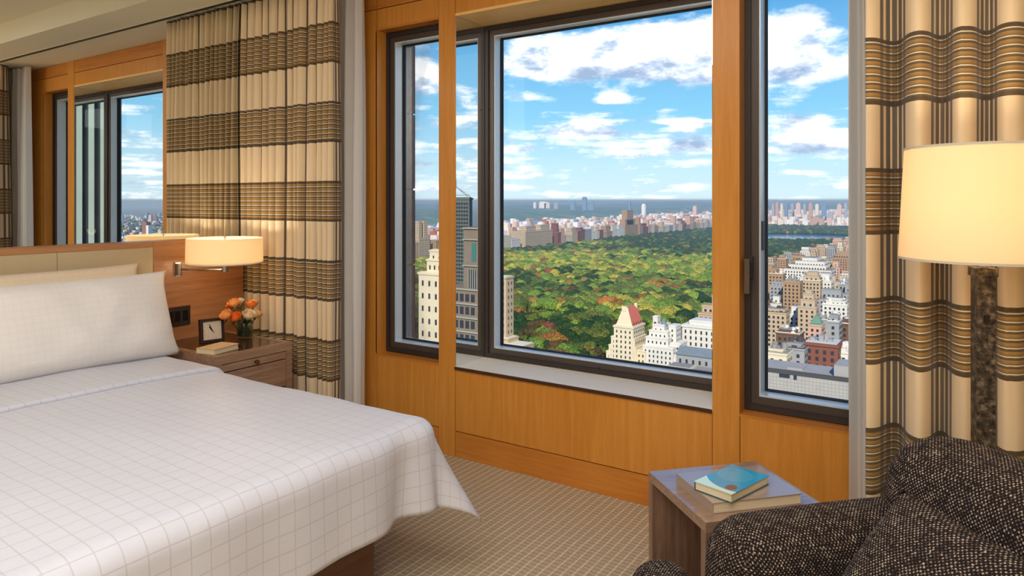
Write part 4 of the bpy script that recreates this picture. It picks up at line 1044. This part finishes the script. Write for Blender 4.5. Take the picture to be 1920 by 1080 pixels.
for lab, cn, ua, ub, v_, y, steps in HERO:
    b = Bld(lab, X((ua + ub) / 2, y), y + 10)
    w_ = (3.4, 3.7, 1.6, 2.0)
    dp = max(14, (X(ub, y) - X(ua, y)) * .6)
    b.block(X(ua, y), X(ub, y), y, y + dp, GZ, Z(1500, v_, y), w_, cornice=.4)
    for k, (a, c, v2) in enumerate(steps): b.block(X(a, y), X(c, y), y + 2 * k + 2, y + dp - 1 - k, Z(1500, v_, y) - 1, Z(1500, v2, y), w_, cornice=.3)
    if cn != 'pink': b.clutter(X(ua, y), X(ub, y), y, y + dp, Z(1500, v_, y), 7)
    b.done(BM[cn], roofm if cn != 'pink' else copper)
    if cn == 'pink':
        bm = bmesh.new(); bmesh.ops.create_cone(bm, cap_ends=True, segments=4, radius1=6, radius2=2, depth=6, matrix=Matrix.Translation(Vector((X(1528, y), y + 8, Z(1500, v_, y) + 3)) - b.o) @ Matrix.Rotation(PI / 4, 4, 'Z')); quick(bm, 'mansard_roof', copper, b.root)

# ---- fill: streets east of the park, one thing per block-front building
HB = []
def clash(x0, x1, y0, y1): return any(x0 < b1 and x1 > a1 and y0 < d1 and y1 > c1 for a1, b1, c1, d1 in HB)
for lab, cn, ua, ub, v_, y, steps in HERO: HB.append((X(ua, y), X(ub, y), y, y + 16))
HB.append((X(1508, 430), X(1571, 430), 430, 448))
rf = random.Random(21); nE = 0
names = {'cream': 'cream', 'white': 'white', 'beige': 'beige', 'tan': 'tan', 'pink': 'pinkish', 'red': 'red brick', 'grey': 'grey', 'brown': 'brown'}
y = 330
while y < 3000:
    front = True
    lo = max(-298, CAM.x - .262 * (y + 3)); hi = CAM.x - .118 * (y + 3)
    x = lo
    while x < hi:
        w_ = rf.uniform(11, 24); d_ = rf.uniform(14, 22)
        near = y < 640
        h = rf.uniform(16, 30) if near else rf.choice([rf.uniform(20, 34), rf.uniform(36, 58), rf.uniform(45, 72)])
        if near and y > 520: h += 12
        if x < -285 and y > 640: h = rf.uniform(48, 62)
        if not clash(x, x + w_, y, y + d_) and (x > -300):
            cn = rf.choice(['beige', 'beige', 'tan', 'cream', 'white', 'grey', 'brown', 'red', 'pink'] if near else ['beige', 'beige', 'tan', 'cream', 'white', 'grey', 'tan', 'pink'])
            zt = GZ + h
            b = Bld('%s mid-size building among the crowded blocks of the right window' % names[cn], x + w_ / 2, y + d_ / 2, group='%s buildings of the right window' % names[cn])
            b.block(x, x + w_ - .6, y, y + d_, GZ, zt, (3.4, 3.7, 1.5, 1.9), cornice=.3)
            if h > 34: b.block(x + 2, x + w_ - 3, y + 3, y + d_ - 2, zt - 1, zt + rf.uniform(3, 9), (3.4, 3.7, 1.5, 1.9), cornice=.2)
            else: b.block(x + w_ * .3, x + w_ * .3 + 4, y + d_ * .4, y + d_ * .4 + 4, zt - 1, zt + 3.2, None)
            if y < 1300: b.clutter(x, x + w_ - .6, y, y + d_, zt, 6)
            b.done(BM[cn], rf.choice([roofm, roofd, roofm])); nE += 1
        x += w_ + rf.choice([0, 0, 5])
    y += rf.uniform(24, 32) if y < 1000 else rf.uniform(42, 60)
print('east buildings', nE)

# ---- museum roofs in the park, reservoir
y = 1780
b = Bld('low pale museum with long white roofs at the edge of the park', X(1500, y), y + 30)
for (ua, ub, v_, dy, dp) in ((1462, 1530, 478, 0, 60), (1476, 1545, 471, 40, 120), (1490, 1550, 468, 120, 120)):
    b.block(X(ua, y), X(ub, y), y + dy, y + dy + dp, GZ, GZ + 14 + dy * .06, (7, 9, 3, 5), cornice=.6)
b.done(BM['white'], cmat('white_roof', lin(236, 232, 226)))
wt = mat('reservoir_water', rough=.12, build=lambda t, p: (t.put(p.inputs['Base Color'], lin(84, 140, 176)), t.put(p.inputs['Normal'], t.bump(t.noise(t.obj(), .3, 3), .25, .3))))
bm = bmesh.new(); bmesh.ops.create_cone(bm, cap_ends=True, segments=64, radius1=1, radius2=1, depth=1, matrix=Matrix.Translation((-650, 3180, GZ + .6)) @ Matrix.Diagonal((310, 360, 1.2, 1)))
rs = quick(bm, 'reservoir', wt, None); tag(rs, 'blue reservoir lake beyond the park trees in the right window', 'lake')

# ---- trees of the park
leafmat = bpy.data.materials.new('tree_leaves'); leafmat.use_nodes = True; t = NT(leafmat.node_tree); p = t.n['Principled BSDF']
oi = t.new('ShaderNodeObjectInfo'); at_ = t.new('ShaderNodeAttribute', attribute_name='tint')
c = t.mix(oi.outputs['Alpha'], at_.outputs['Color'], oi.outputs['Color'])
n_ = t.noise(t.new('ShaderNodeNewGeometry').outputs['Position'], .55, 4, .7)
c = t.mix(t.ramp(n_, [(.40, (.75,) * 3), (.58, (0,) * 3)]), c, lin(24, 36, 18))
t.put(p.inputs['Base Color'], c); p.inputs['Roughness'].default_value = .9; p.inputs['Specular IOR Level'].default_value = .1
t.put(p.inputs['Normal'], t.bump(n_, 1.0, 3.0))
def crown(sub, seed, amp=.28):
    bm = bmesh.new(); bmesh.ops.create_icosphere(bm, subdivisions=sub, radius=1)
    for v in bm.verts:
        d = v.co.copy(); k = 1 + noise.noise(d * 1.7 + Vector((seed, 0, 0))) * amp + (noise.noise(d * 4 + Vector((0, seed, 0))) * amp * .75 if sub > 1 else 0) + (noise.noise(d * 9 + Vector((0, seed, 2))) * amp * .4 if sub > 3 else 0)
        v.co = Vector((d.x * k, d.y * k, d.z * k * .72))
    return bm
def crown_arr(sub, seed):
    bm = crown(sub, seed); bm.verts.ensure_lookup_table()
    V = np.array([v.co[:] for v in bm.verts]); Fc = np.array([[v.index for v in f.verts] for f in bm.faces]); bm.free(); return V, Fc
near_me = []
for s_ in range(5):
    bm = crown(4, s_ * 7.3, .34); me = bpy.data.meshes.new('crown'); bm.to_mesh(me); bm.free(); me.materials.append(leafmat)
    me.polygons.foreach_set('use_smooth', [True] * len(me.polygons)); near_me.append(me)
bm = bmesh.new(); bmesh.ops.create_cone(bm, cap_ends=True, segments=6, radius1=.5, radius2=.3, depth=9, matrix=Matrix.Translation((0, 0, 4.5)))
trunk_me = bpy.data.meshes.new('trunk'); bm.to_mesh(trunk_me); bm.free(); trunk_me.materials.append(cmat('tree_bark', lin(80, 66, 52)))
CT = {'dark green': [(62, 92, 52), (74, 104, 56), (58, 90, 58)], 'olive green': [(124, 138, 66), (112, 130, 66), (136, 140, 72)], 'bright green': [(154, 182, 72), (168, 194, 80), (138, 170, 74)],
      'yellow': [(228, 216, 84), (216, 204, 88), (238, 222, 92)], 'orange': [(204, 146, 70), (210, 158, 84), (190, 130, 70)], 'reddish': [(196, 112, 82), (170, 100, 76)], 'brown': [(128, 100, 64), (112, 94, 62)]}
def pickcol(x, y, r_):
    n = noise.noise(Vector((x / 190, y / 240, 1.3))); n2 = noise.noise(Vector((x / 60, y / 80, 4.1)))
    g_ = math.exp(-((y - 1520) / 360) ** 2) * .78 + math.exp(-((y - 880) / 130) ** 2) * math.exp(-((x + 380) / 110) ** 2) * .9  # sunlit and cloud-shadowed bands of the park, put into the crown colours
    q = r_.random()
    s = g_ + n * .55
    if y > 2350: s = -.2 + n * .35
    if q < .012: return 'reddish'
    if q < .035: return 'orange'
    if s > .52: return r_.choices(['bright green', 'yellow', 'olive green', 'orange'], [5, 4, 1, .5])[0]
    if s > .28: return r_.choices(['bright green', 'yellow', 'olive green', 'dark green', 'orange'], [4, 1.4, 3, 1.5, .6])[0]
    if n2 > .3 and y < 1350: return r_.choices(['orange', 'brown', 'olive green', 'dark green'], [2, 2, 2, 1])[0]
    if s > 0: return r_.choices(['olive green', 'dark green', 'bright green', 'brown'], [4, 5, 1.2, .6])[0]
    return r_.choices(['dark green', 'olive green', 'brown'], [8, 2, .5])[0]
rt = random.Random(5); trees = []
def visible(x, y):
    a = (x - CAM.x) / (y - CAM.y)
    # direction ratios of the glazed openings (with a margin to the sides)
    return (-.72 < a < -.29) or (-.262 < a < -.10) or (-.90 < a < -.80)
yy = 540.
while yy < 4400:
    sp_ = 13.5 if yy < 1500 else (15 if yy < 2400 else 18)
    xx = -1190.
    while xx < -312:
        x = xx + rt.uniform(-3.5, 3.5); y = yy + rt.uniform(-3.5, 3.5)
        inres = ((x + 650) / 325) ** 2 + ((y - 3180) / 375) ** 2 < 1
        lawn = noise.noise(Vector((x / 130, y / 150, 9))) > (.42 if y < 2300 else .36)
        mus = 1760 < y < 2060 and x > -500
        if visible(x, y) and not inres and not mus and not (lawn and rt.random() < .85): trees.append((x, y, sp_ * rt.choice([.42, .5, .6, .8]) * (1.15 if y < 900 else 1)))
        xx += sp_
    yy += sp_
extra = [(1140, 571, 10, 'reddish', 'single bright orange-red tree left of the red-roofed hotel'), (1000, 590, 9, 'orange', 'orange tree among dark ones in the lower left of the park'),
         (1006, 531, 0, '', ''), ]
trees.sort(key=lambda q: q[1])
print('trees', len(trees))
def ground_at(u, v): q = at_z(u, v, GZ + 8); return q.x, q.y
ex = [(1140, 572, 15, 'reddish', 'single bright orange-red tree left of the red-roofed hotel'), (1003, 594, 9, 'orange', 'single orange tree amid dark ones in the lower left of the park')]
for u, v, r_, cn, lab in ex:
    x, y = ground_at(u, v); trees = [q for q in trees if math.hypot(q[0] - x, q[1] - y) > r_ * 1.2]
    root = empty('tree', (x, y, GZ), label=lab, cat='tree'); o = link('crown', near_me[0].copy(), root); o.location = (0, 0, 9); o.scale = (r_, r_, r_ * 1.1)
    o.data.materials.append(leafmat) if not o.data.materials else None
    o.color = (*lin(*{'reddish': (240, 150, 80), 'orange': (226, 150, 70)}[cn]), 1); link('trunk', trunk_me.copy(), root); root.children[-1]
# most visible first: nearest trees in the centre window
ind = [q for q in trees if (-.72 < (q[0] - CAM.x) / (q[1] - CAM.y) < -.29)][:292]
iset = set(id(q) for q in ind)
for x, y, r_ in ind:
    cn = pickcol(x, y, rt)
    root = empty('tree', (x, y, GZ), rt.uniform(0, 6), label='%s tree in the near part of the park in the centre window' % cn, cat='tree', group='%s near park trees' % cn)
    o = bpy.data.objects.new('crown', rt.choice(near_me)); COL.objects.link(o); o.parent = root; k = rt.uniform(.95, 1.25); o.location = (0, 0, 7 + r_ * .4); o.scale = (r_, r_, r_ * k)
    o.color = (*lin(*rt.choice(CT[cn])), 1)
    o = bpy.data.objects.new('trunk', trunk_me); COL.objects.link(o); o.parent = root
rest = [q for q in trees if id(q) not in iset]
def merge_trees(lst, sub, name, label):
    variants = [crown_arr(sub, s_ * 3.7) for s_ in range(6)]
    Vs, Fs, Cs, base = [], [], [], 0
    for x, y, r_ in lst:
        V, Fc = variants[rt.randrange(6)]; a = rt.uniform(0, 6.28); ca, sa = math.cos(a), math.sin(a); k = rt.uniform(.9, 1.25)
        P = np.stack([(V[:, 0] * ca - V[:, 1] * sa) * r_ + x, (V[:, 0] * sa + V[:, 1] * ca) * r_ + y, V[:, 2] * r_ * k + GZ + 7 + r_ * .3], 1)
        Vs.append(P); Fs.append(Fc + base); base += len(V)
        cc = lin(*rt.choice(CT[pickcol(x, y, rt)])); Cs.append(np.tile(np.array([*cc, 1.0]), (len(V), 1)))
    V = np.concatenate(Vs); Fc = np.concatenate(Fs); Cc = np.concatenate(Cs).astype(np.float32)
    me = bpy.data.meshes.new(name); me.vertices.add(len(V)); me.vertices.foreach_set('co', V.astype(np.float32).ravel())
    me.loops.add(Fc.size); me.loops.foreach_set('vertex_index', Fc.ravel().astype(np.int32))
    me.polygons.add(len(Fc)); me.polygons.foreach_set('loop_start', np.arange(0, Fc.size, 3, dtype=np.int32)); me.update(calc_edges=True)
    at = me.color_attributes.new('tint', 'FLOAT_COLOR', 'POINT'); at.data.foreach_set('color', Cc.ravel())
    me.polygons.foreach_set('use_smooth', [True] * len(me.polygons))
    o = link(name, me, None, leafmat); o.color = (1, 1, 1, 0); tag(o, label, 'trees', kind='stuff'); return o
mid = [q for q in rest if q[1] < 1500]; far = [q for q in rest if q[1] >= 1500]
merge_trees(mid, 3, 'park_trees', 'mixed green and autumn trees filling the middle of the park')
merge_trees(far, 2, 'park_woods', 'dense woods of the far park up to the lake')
print('ind', len(ind), 'mid', len(mid), 'far', len(far))

# ---- west side avenue: a row of buildings facing the park
rw = random.Random(77); yy = 700; nW = 0
def wb(lab, cn, y0, y1, h, towers=(), group=None, dep=40, setb=None):
    global nW
    b = Bld(lab, -1230, (y0 + y1) / 2, group=group)
    b.block(-1215 - dep, -1215, y0, y1, GZ, GZ + h, (6.5, 5.5, 2.6, 2.6), cornice=.8)
    for (f0, f1, h2) in towers:
        b.block(-1245, -1221, y0 + (y1 - y0) * f0, y0 + (y1 - y0) * f1, GZ + h - 1, GZ + h2, (6, 5.5, 2.4, 2.6), cornice=.8)
    b.done(BM[cn], roofm); nW += 1
special = {}
def yrow(u): # where the sight line at pixel column u meets the avenue front
    d = ray(u, 0); return CAM.y + d.y * (-1215 - CAM.x) / d.x
ya, yb = yrow(985), yrow(1036)
wb('large grey-beige block with stepped crown facing the park at the left of the centre window', 'beige', ya, yb, 62, ((.08, .42, 78), (.6, .95, 80)), dep=60)
ya2, yb2 = yrow(1172), yrow(1196)
wb('twin-shouldered brown tower rising above the avenue row beyond the park', 'tan', ya2, yb2, 60, ((.25, .75, 122), (.1, .9, 84)), dep=50)
ya3, yb3 = yrow(786), yrow(806); ya4, yb4 = yrow(806) + 2, yrow(822)
wb('beige twin-towered block in the distance of the narrow left window', 'beige', ya3, yb3, 62, ((.1, .4, 108), (.6, .95, 108)))
busy = [(ya, yb), (ya2, yb2), (ya3, yb3)]
yy = yrow(760)
while yy < 4450:
    w_ = rw.uniform(24, 60)
    if not any(yy < b1 and yy + w_ > a1 for a1, b1 in busy):
        cn = rw.choice(['beige', 'cream', 'grey', 'tan', 'pink', 'beige', 'white', 'red'])
        tw = rw.choice([(), (), ((.2, .7, rw.uniform(68, 92)),), ((.1, .9, 62),)])
        wb('%s apartment block in the row facing the park from the far avenue' % names[cn], cn, yy, yy + w_ - 1.5, rw.uniform(38, 56), tw, group='%s blocks of the far avenue row' % names[cn])
    yy += w_
print('west', nW)
# ---- everything farther: joined boxes
def fieldof(name, label, items, m):
    n = len(items); V = np.zeros((n, 8, 3), np.float32)
    cor = np.array([(0, 0, 0), (1, 0, 0), (1, 1, 0), (0, 1, 0), (0, 0, 1), (1, 0, 1), (1, 1, 1), (0, 1, 1)], np.float32)
    A = np.array([i[:6] for i in items], np.float32)
    V[:] = A[:, None, [0, 1, 2]] + cor[None] * (A[:, None, [3, 4, 5]])
    q = np.array([(0, 1, 5, 4), (1, 2, 6, 5), (2, 3, 7, 6), (3, 0, 4, 7), (4, 5, 6, 7)]); Fq = (q[None] + (np.arange(n) * 8)[:, None, None]).reshape(-1, 4)
    me = bpy.data.meshes.new(name); me.from_pydata(V.reshape(-1, 3).tolist(), [], Fq.tolist())
    for i_ in m: me.materials.append(i_)
    mi = np.repeat(np.array([i[6] for i in items], np.int32), 5); me.polygons.foreach_set('material_index', mi)
    o = bpy.data.objects.new(name, me); COL.objects.link(o); tag(o, label, 'buildings', kind='stuff'); return o
# walls whose rows of far windows are only a fine dark speckle
def farm(n, c):
    def f(t, p):
        x, y, z = t.sep(t.obj())[:3]
        s1 = t.m('LESS_THAN', t.m('FRACT', t.m('DIVIDE', t.m('ADD', x, y), 6.0)), .38); s2 = t.m('LESS_THAN', t.m('FRACT', t.m('DIVIDE', z, 5.0)), .45)
        p_ = t.m('MULTIPLY', s1, s2)
        t.put(p.inputs['Base Color'], t.mix(t.m('MULTIPLY', p_, .55), c, lin(90, 84, 90)))
    return mat(n, rough=.9, spec=.1, build=f)
FM = [farm('far_' + k, lin(*c)) for k, c in (('cream', (238, 220, 200)), ('pink', (228, 190, 172)), ('white', (246, 238, 230)), ('tan', (200, 160, 134)), ('red', (172, 106, 88)), ('grey', (170, 168, 172)), ('blue', (120, 146, 170)))]
FW_ = [6, 5, 6, 3, 1.6, 1.5, .6]
items = []; rr = random.Random(9)
def add(x, y, w, d, h, mi=None): items.append((x, y, GZ, w, d, h, rr.choices(range(7), FW_)[0] if mi is None else mi))
for y in np.arange(1300, 5200, 34):
    for x in np.arange(-2050, -1275, 30):
        a = (x - CAM.x) / (y - CAM.y)
        if not (-.95 < a < -.24): continue
        add(x, y, rr.uniform(14, 26), rr.uniform(16, 30), rr.choice([20, 24, 30, 45, 60]) * rr.uniform(.7, 1.2))
fieldof('west_side_blocks', 'dense field of pale and pink buildings beyond the avenue row', items, FM); items = []
for y in np.arange(4500, 9500, 60):
    for x in np.arange(-2300, 400, 46):
        a = (x - CAM.x) / (y - CAM.y)
        if not (-.55 < a < -.05): continue
        if rr.random() < .25: continue
        h = rr.choice([18, 22, 30, 40, 55]) * rr.uniform(.7, 1.2)
        add(x, y, rr.uniform(18, 44), rr.uniform(16, 30), h)
fieldof('uptown_blocks', 'dense field of pale buildings beyond the far end of the park', items, FM); items = []
for y in np.arange(2300, 4500, 40):
    for x in np.arange(-290, 300, 30):
        a = (x - CAM.x) / (y - CAM.y)
        if -.26 < a < -.02: add(x, y, rr.uniform(14, 26), rr.uniform(16, 30), rr.choice([22, 30, 50, 66]) * rr.uniform(.8, 1.2))
fieldof('upper_east_blocks', 'dense far blocks right of the lake in the right window', items, FM); items = []
# across the river: towers on the heights, scattered
SK = [('white slab tower on the far ridge left of centre', 2, 1018, 378, 13, 7200), ('pair of pale slabs on the far ridge', 0, 1026, 379, 9, 7200), ('grey slab on the far ridge', 5, 1043, 379, 7, 7200), ('blue-grey slab beside the tallest far tower', 6, 1074, 376, 8, 6900),
      ('tallest blue-glass tower on the far ridge', 6, 1096, 369, 8, 6900), ('blue-grey slab right of the tallest far tower', 6, 1108, 378, 11, 6900), ('thin blue spire tower above the avenue row', 6, 1181, 377, 3, 5200), ('bright white slim tower above the pink roofs', 2, 1207, 382, 6, 5200),
      ('small white tower far left on the ridge', 2, 1003, 379, 4, 7200), ('pink church-like tower near the right of the centre window', 1, 1303, 386, 6, 5000)]
for lab, mi, u, v, w, y in SK:
    b = Bld(lab, X(u, y), y, cat='tower'); k = (X(u + w / 2, y) - X(u - w / 2, y)) / 2
    b.block(X(u, y) - k, X(u, y) + k, y - 12, y + 12, GZ, Z(u, v + 2, y), None, roof=False); b.block(X(u, y) - k * .7, X(u, y) + k * .7, y - 8, y + 8, Z(u, v + 2, y), Z(u, v, y), None, roof=False); b.done(FM[mi])
for i, (u, v, w, y) in enumerate([(1450, 383, 5, 5600), (1457, 381, 6, 5600), (1466, 383, 4, 5600), (1474, 382, 7, 5700), (1486, 383, 5, 5700), (1497, 382, 8, 5600), (1509, 384, 5, 5600), (1520, 382, 7, 5700), (1532, 384, 6, 5700), (1545, 383, 9, 5700), (1556, 399, 12, 4900), (1574, 384, 8, 5600), (1586, 382, 6, 5600)]):
    b = Bld('far tower on the skyline of the right window', X(u, y), y, cat='tower', group='skyline towers of the right window'); k = (X(u + w / 2, y) - X(u - w / 2, y)) / 2
    b.block(X(u, y) - k, X(u, y) + k, y - 12, y + 12, GZ, Z(u, v, y), None, roof=False); b.block(X(u, y) - k * .5, X(u, y) + k * .5, y - 6, y + 6, Z(u, v, y), Z(u, v, y) + 8, None, roof=False); b.done(FM[[5, 3, 0, 6, 5, 1][i % 6]])
# river and hills
rv = box('river', (-3100, 600, GZ), (-2080, 15000, GZ + .5), mat('river_water', lin(120, 150, 176), .4), bevel=0); tag(rv, 'river between the city and the wooded far shore', 'river')
hillm = mat('wooded_hills', rough=.95, spec=.05, build=lambda t, p: t.put(p.inputs['Base Color'], t.ramp(t.noise(t.obj(), .006, 7, .7), [(.35, lin(78, 108, 96)), (.5, lin(96, 124, 104)), (.6, lin(126, 142, 112)), (.7, lin(214, 200, 186))])))  # bluish tone puts some distance haze into the forest colour
def hills(name, label, x0, x1, y0, y1, hmax, seed, nx=120, ny=24):
    def f(i, j):
        x = x0 + (x1 - x0) * i / nx; y = y0 + (y1 - y0) * j / ny; e = math.sin(PI * min(1, (j / ny) * 1.6) / 2) if j < ny else 1
        edge = min(1, i / 4, (nx - i) / 4) if True else 1
        e *= math.sin(PI / 2 * max(0, edge)) if nx < 150 else 1
        return (x, y, GZ - 4 + e * (hmax * (.62 + .38 * noise.noise(Vector((x / 1900, y / 2600, seed)))) + 8 * noise.noise(Vector((x / 300, y / 300, seed)))))
    return tag(gridmesh(name, nx, ny, f, hillm), label, 'hill')
hills('wooded_ridge', 'long blue-green ridge along the horizon', -13000, 6000, 9600, 15500, 172, 2.0, 200)
hills('riverside_heights', 'wooded heights across the river left of the park', -9500, -3150, 2500, 9500, 120, 5.0, 90, 60)

# ---- towers seen only by way of the mirrored sides of the window
def mirror_pt(u, v, y):                            # what the left mirrored reveal shows at pixel u,v
    d = ray(u, v); k = (X2 - CAM.x) / d.x; h = CAM + d * k; d2 = Vector((-d.x, d.y, d.z)); return h + d2 * ((y - h.y) / d2.y)
y = 190
pa, pb = mirror_pt(897, 430, y), mirror_pt(842, 430, y)
b = Bld('beige office tower with green glass bays reflected in the mirrored window side', (pa.x + pb.x) / 2 + 6, y + 10)
zt = pa.z; x0 = pa.x - 14; x1 = pb.x + 3
mz = lambda v: mirror_pt(870, v, y).z
b.block(x0, x1, y, y + 18, GZ, mz(540), None, roof=False)
b.block(x0, mirror_pt(866, 400, y).x, y + 1, y + 18, GZ, mz(426), None, roof=False)
b.done(cmat('beige_tower_stone', lin(146, 126, 108), sc=.6), roofd)
o = b.o
for k in range(4):
    xx = mirror_pt(899 - 0, 500, y).x + k * 2.35 - 5
    for j, v_ in enumerate((556, 580, 606, 632)):
        x_ = mirror_pt(876, 500, y).x + (k - 1) * 2.4
        box('window', Vector((x_ - .75, y - .12, mz(v_ + 9))) - o, Vector((x_ + .75, y + .05, mz(v_ - 5))) - o, winm, b.root, bevel=0)
for j, (va, vb) in enumerate(((455, 490),)):
    x_ = mirror_pt(885, 500, y).x; box('green_bay', Vector((x_ - .9, y + .9, mz(vb))) - o, Vector((x_ + .9, y + 1.05, mz(va))) - o, wing, b.root, bevel=0)
boxes('pilaster', [(Vector((mirror_pt(u_, 500, y).x - .12, y + .6, mz(540))) - o, Vector((mirror_pt(u_, 500, y).x + .12, y + 1.02, mz(505))) - o) for u_ in (876, 880, 884, 888, 892)], BM['grey'], b.root)
boxes('cornice', [(Vector((x0 - .3, y - .5, mz(v_) - .5)) - o, Vector((x1 + .3, y + .3, mz(v_))) - o) for v_ in (541, 568, 594, 620)] + [(Vector((x0, y + .4, mz(v_) - .4)) - o, Vector((mirror_pt(866, 400, y).x + .3, y + 1.3, mz(v_))) - o) for v_ in (427, 448, 497)], cmat('tower_trim', lin(178, 168, 152)), b.root)
y = 330
b = Bld('dark lattice-topped tower reflected in the mirrored window side', mirror_pt(862, 400, y).x, y + 6)
m2 = lambda u, v: mirror_pt(u, v, y)
b.block(m2(880, 400).x, m2(838, 400).x + 6, y, y + 3, GZ, m2(860, 372).z, (1.9, 2.3, 1.2, 1.3), cornice=.4)
b.done(cmat('lattice_tower_wall', lin(112, 118, 112)), roofd)
bm = bmesh.new(); o = b.o; xa, xb = m2(880, 400).x, m2(838, 400).x + 6; zb = m2(860, 372).z; zt = m2(860, 350).z
for (p1, p2) in (((xa, y, zb), ((xa + xb) / 2, y + 2, zt)), ((xb, y, zb), ((xa + xb) / 2, y + 2, zt)), ((xa, y + 3, zb), ((xa + xb) / 2, y + 2, zt)), ((xb, y + 3, zb), ((xa + xb) / 2, y + 2, zt)), ((xa, y, zb + 2), (xb, y, zb + 2)), (((xa + xb) / 2, y + 2, zt - 1), ((xa + xb) / 2, y + 2, zt + 4))): tube(bm, [Vector(p1) - o, Vector(p2) - o], .22, 6)
quick(bm, 'roof_lattice', BM['grey'], b.root)
# striped marble tower far to the left, seen only through two mirrors
ST = empty('striped_tower', (-330, 150, GZ), math.radians(65), label='tower of white marble piers and dark glass stripes reflected in the bedhead mirror', cat='tower')
box('glass_core', (-60, -30, 0), (60, 30, 330), BM['dark'], ST, bevel=0)
for k in range(28):
    x_ = -60 + 120 * (k + .5) / 28; box('marble_pier', (x_ - 1.05, -31.6, 0), (x_ + 1.05, -29.9, 332), cmat('pale_marble', lin(196, 204, 184)) if k == 0 else bpy.data.materials['pale_marble'], ST, bevel=0)
# suburbs far to the right, seen in the bedhead mirror
items = []
for k in range(2600):
    a = math.radians(rr.uniform(48, 72)); d = 500 + 7500 * rr.random() ** 1.3
    items.append((math.sin(a) * d, math.cos(a) * d, GZ, rr.uniform(12, 34), rr.uniform(10, 26), rr.uniform(8, 26) * (3 if rr.random() < .04 else 1), rr.choices(range(7), [4, 2, 5, 2, 1, 2, .5])[0]))
fieldof('suburb_blocks', 'low suburban blocks reflected in the bedhead mirror', items, FM)
stt = []
for k in range(2600):
    a = math.radians(rr.uniform(48, 72)); d = 450 + 6500 * rr.random() ** 1.2; stt.append((math.sin(a) * d, math.cos(a) * d, rr.uniform(6, 14)))
merge_trees(stt, 2, 'suburb_trees', 'trees between the suburban blocks reflected in the bedhead mirror')

hz = bpy.data.materials.new('distance_haze'); hz.use_nodes = True; t = NT(hz.node_tree); t.n.clear()
vsn = t.new('ShaderNodeVolumeScatter'); vsn.inputs['Color'].default_value = (.70, .86, 1, 1); vsn.inputs['Density'].default_value = 1.05e-4; vsn.inputs['Anisotropy'].default_value = .2
t.l.new(vsn.outputs[0], t.new('ShaderNodeOutputMaterial').inputs['Volume'])
bm = bmesh.new(); abox(bm, (-15500, 700, GZ + .6), (15500, 15900, 10)); hazeo = quick(bm, 'haze', hz, None); tag(hazeo, 'thin bluish haze over the distant city', 'haze', kind='stuff')
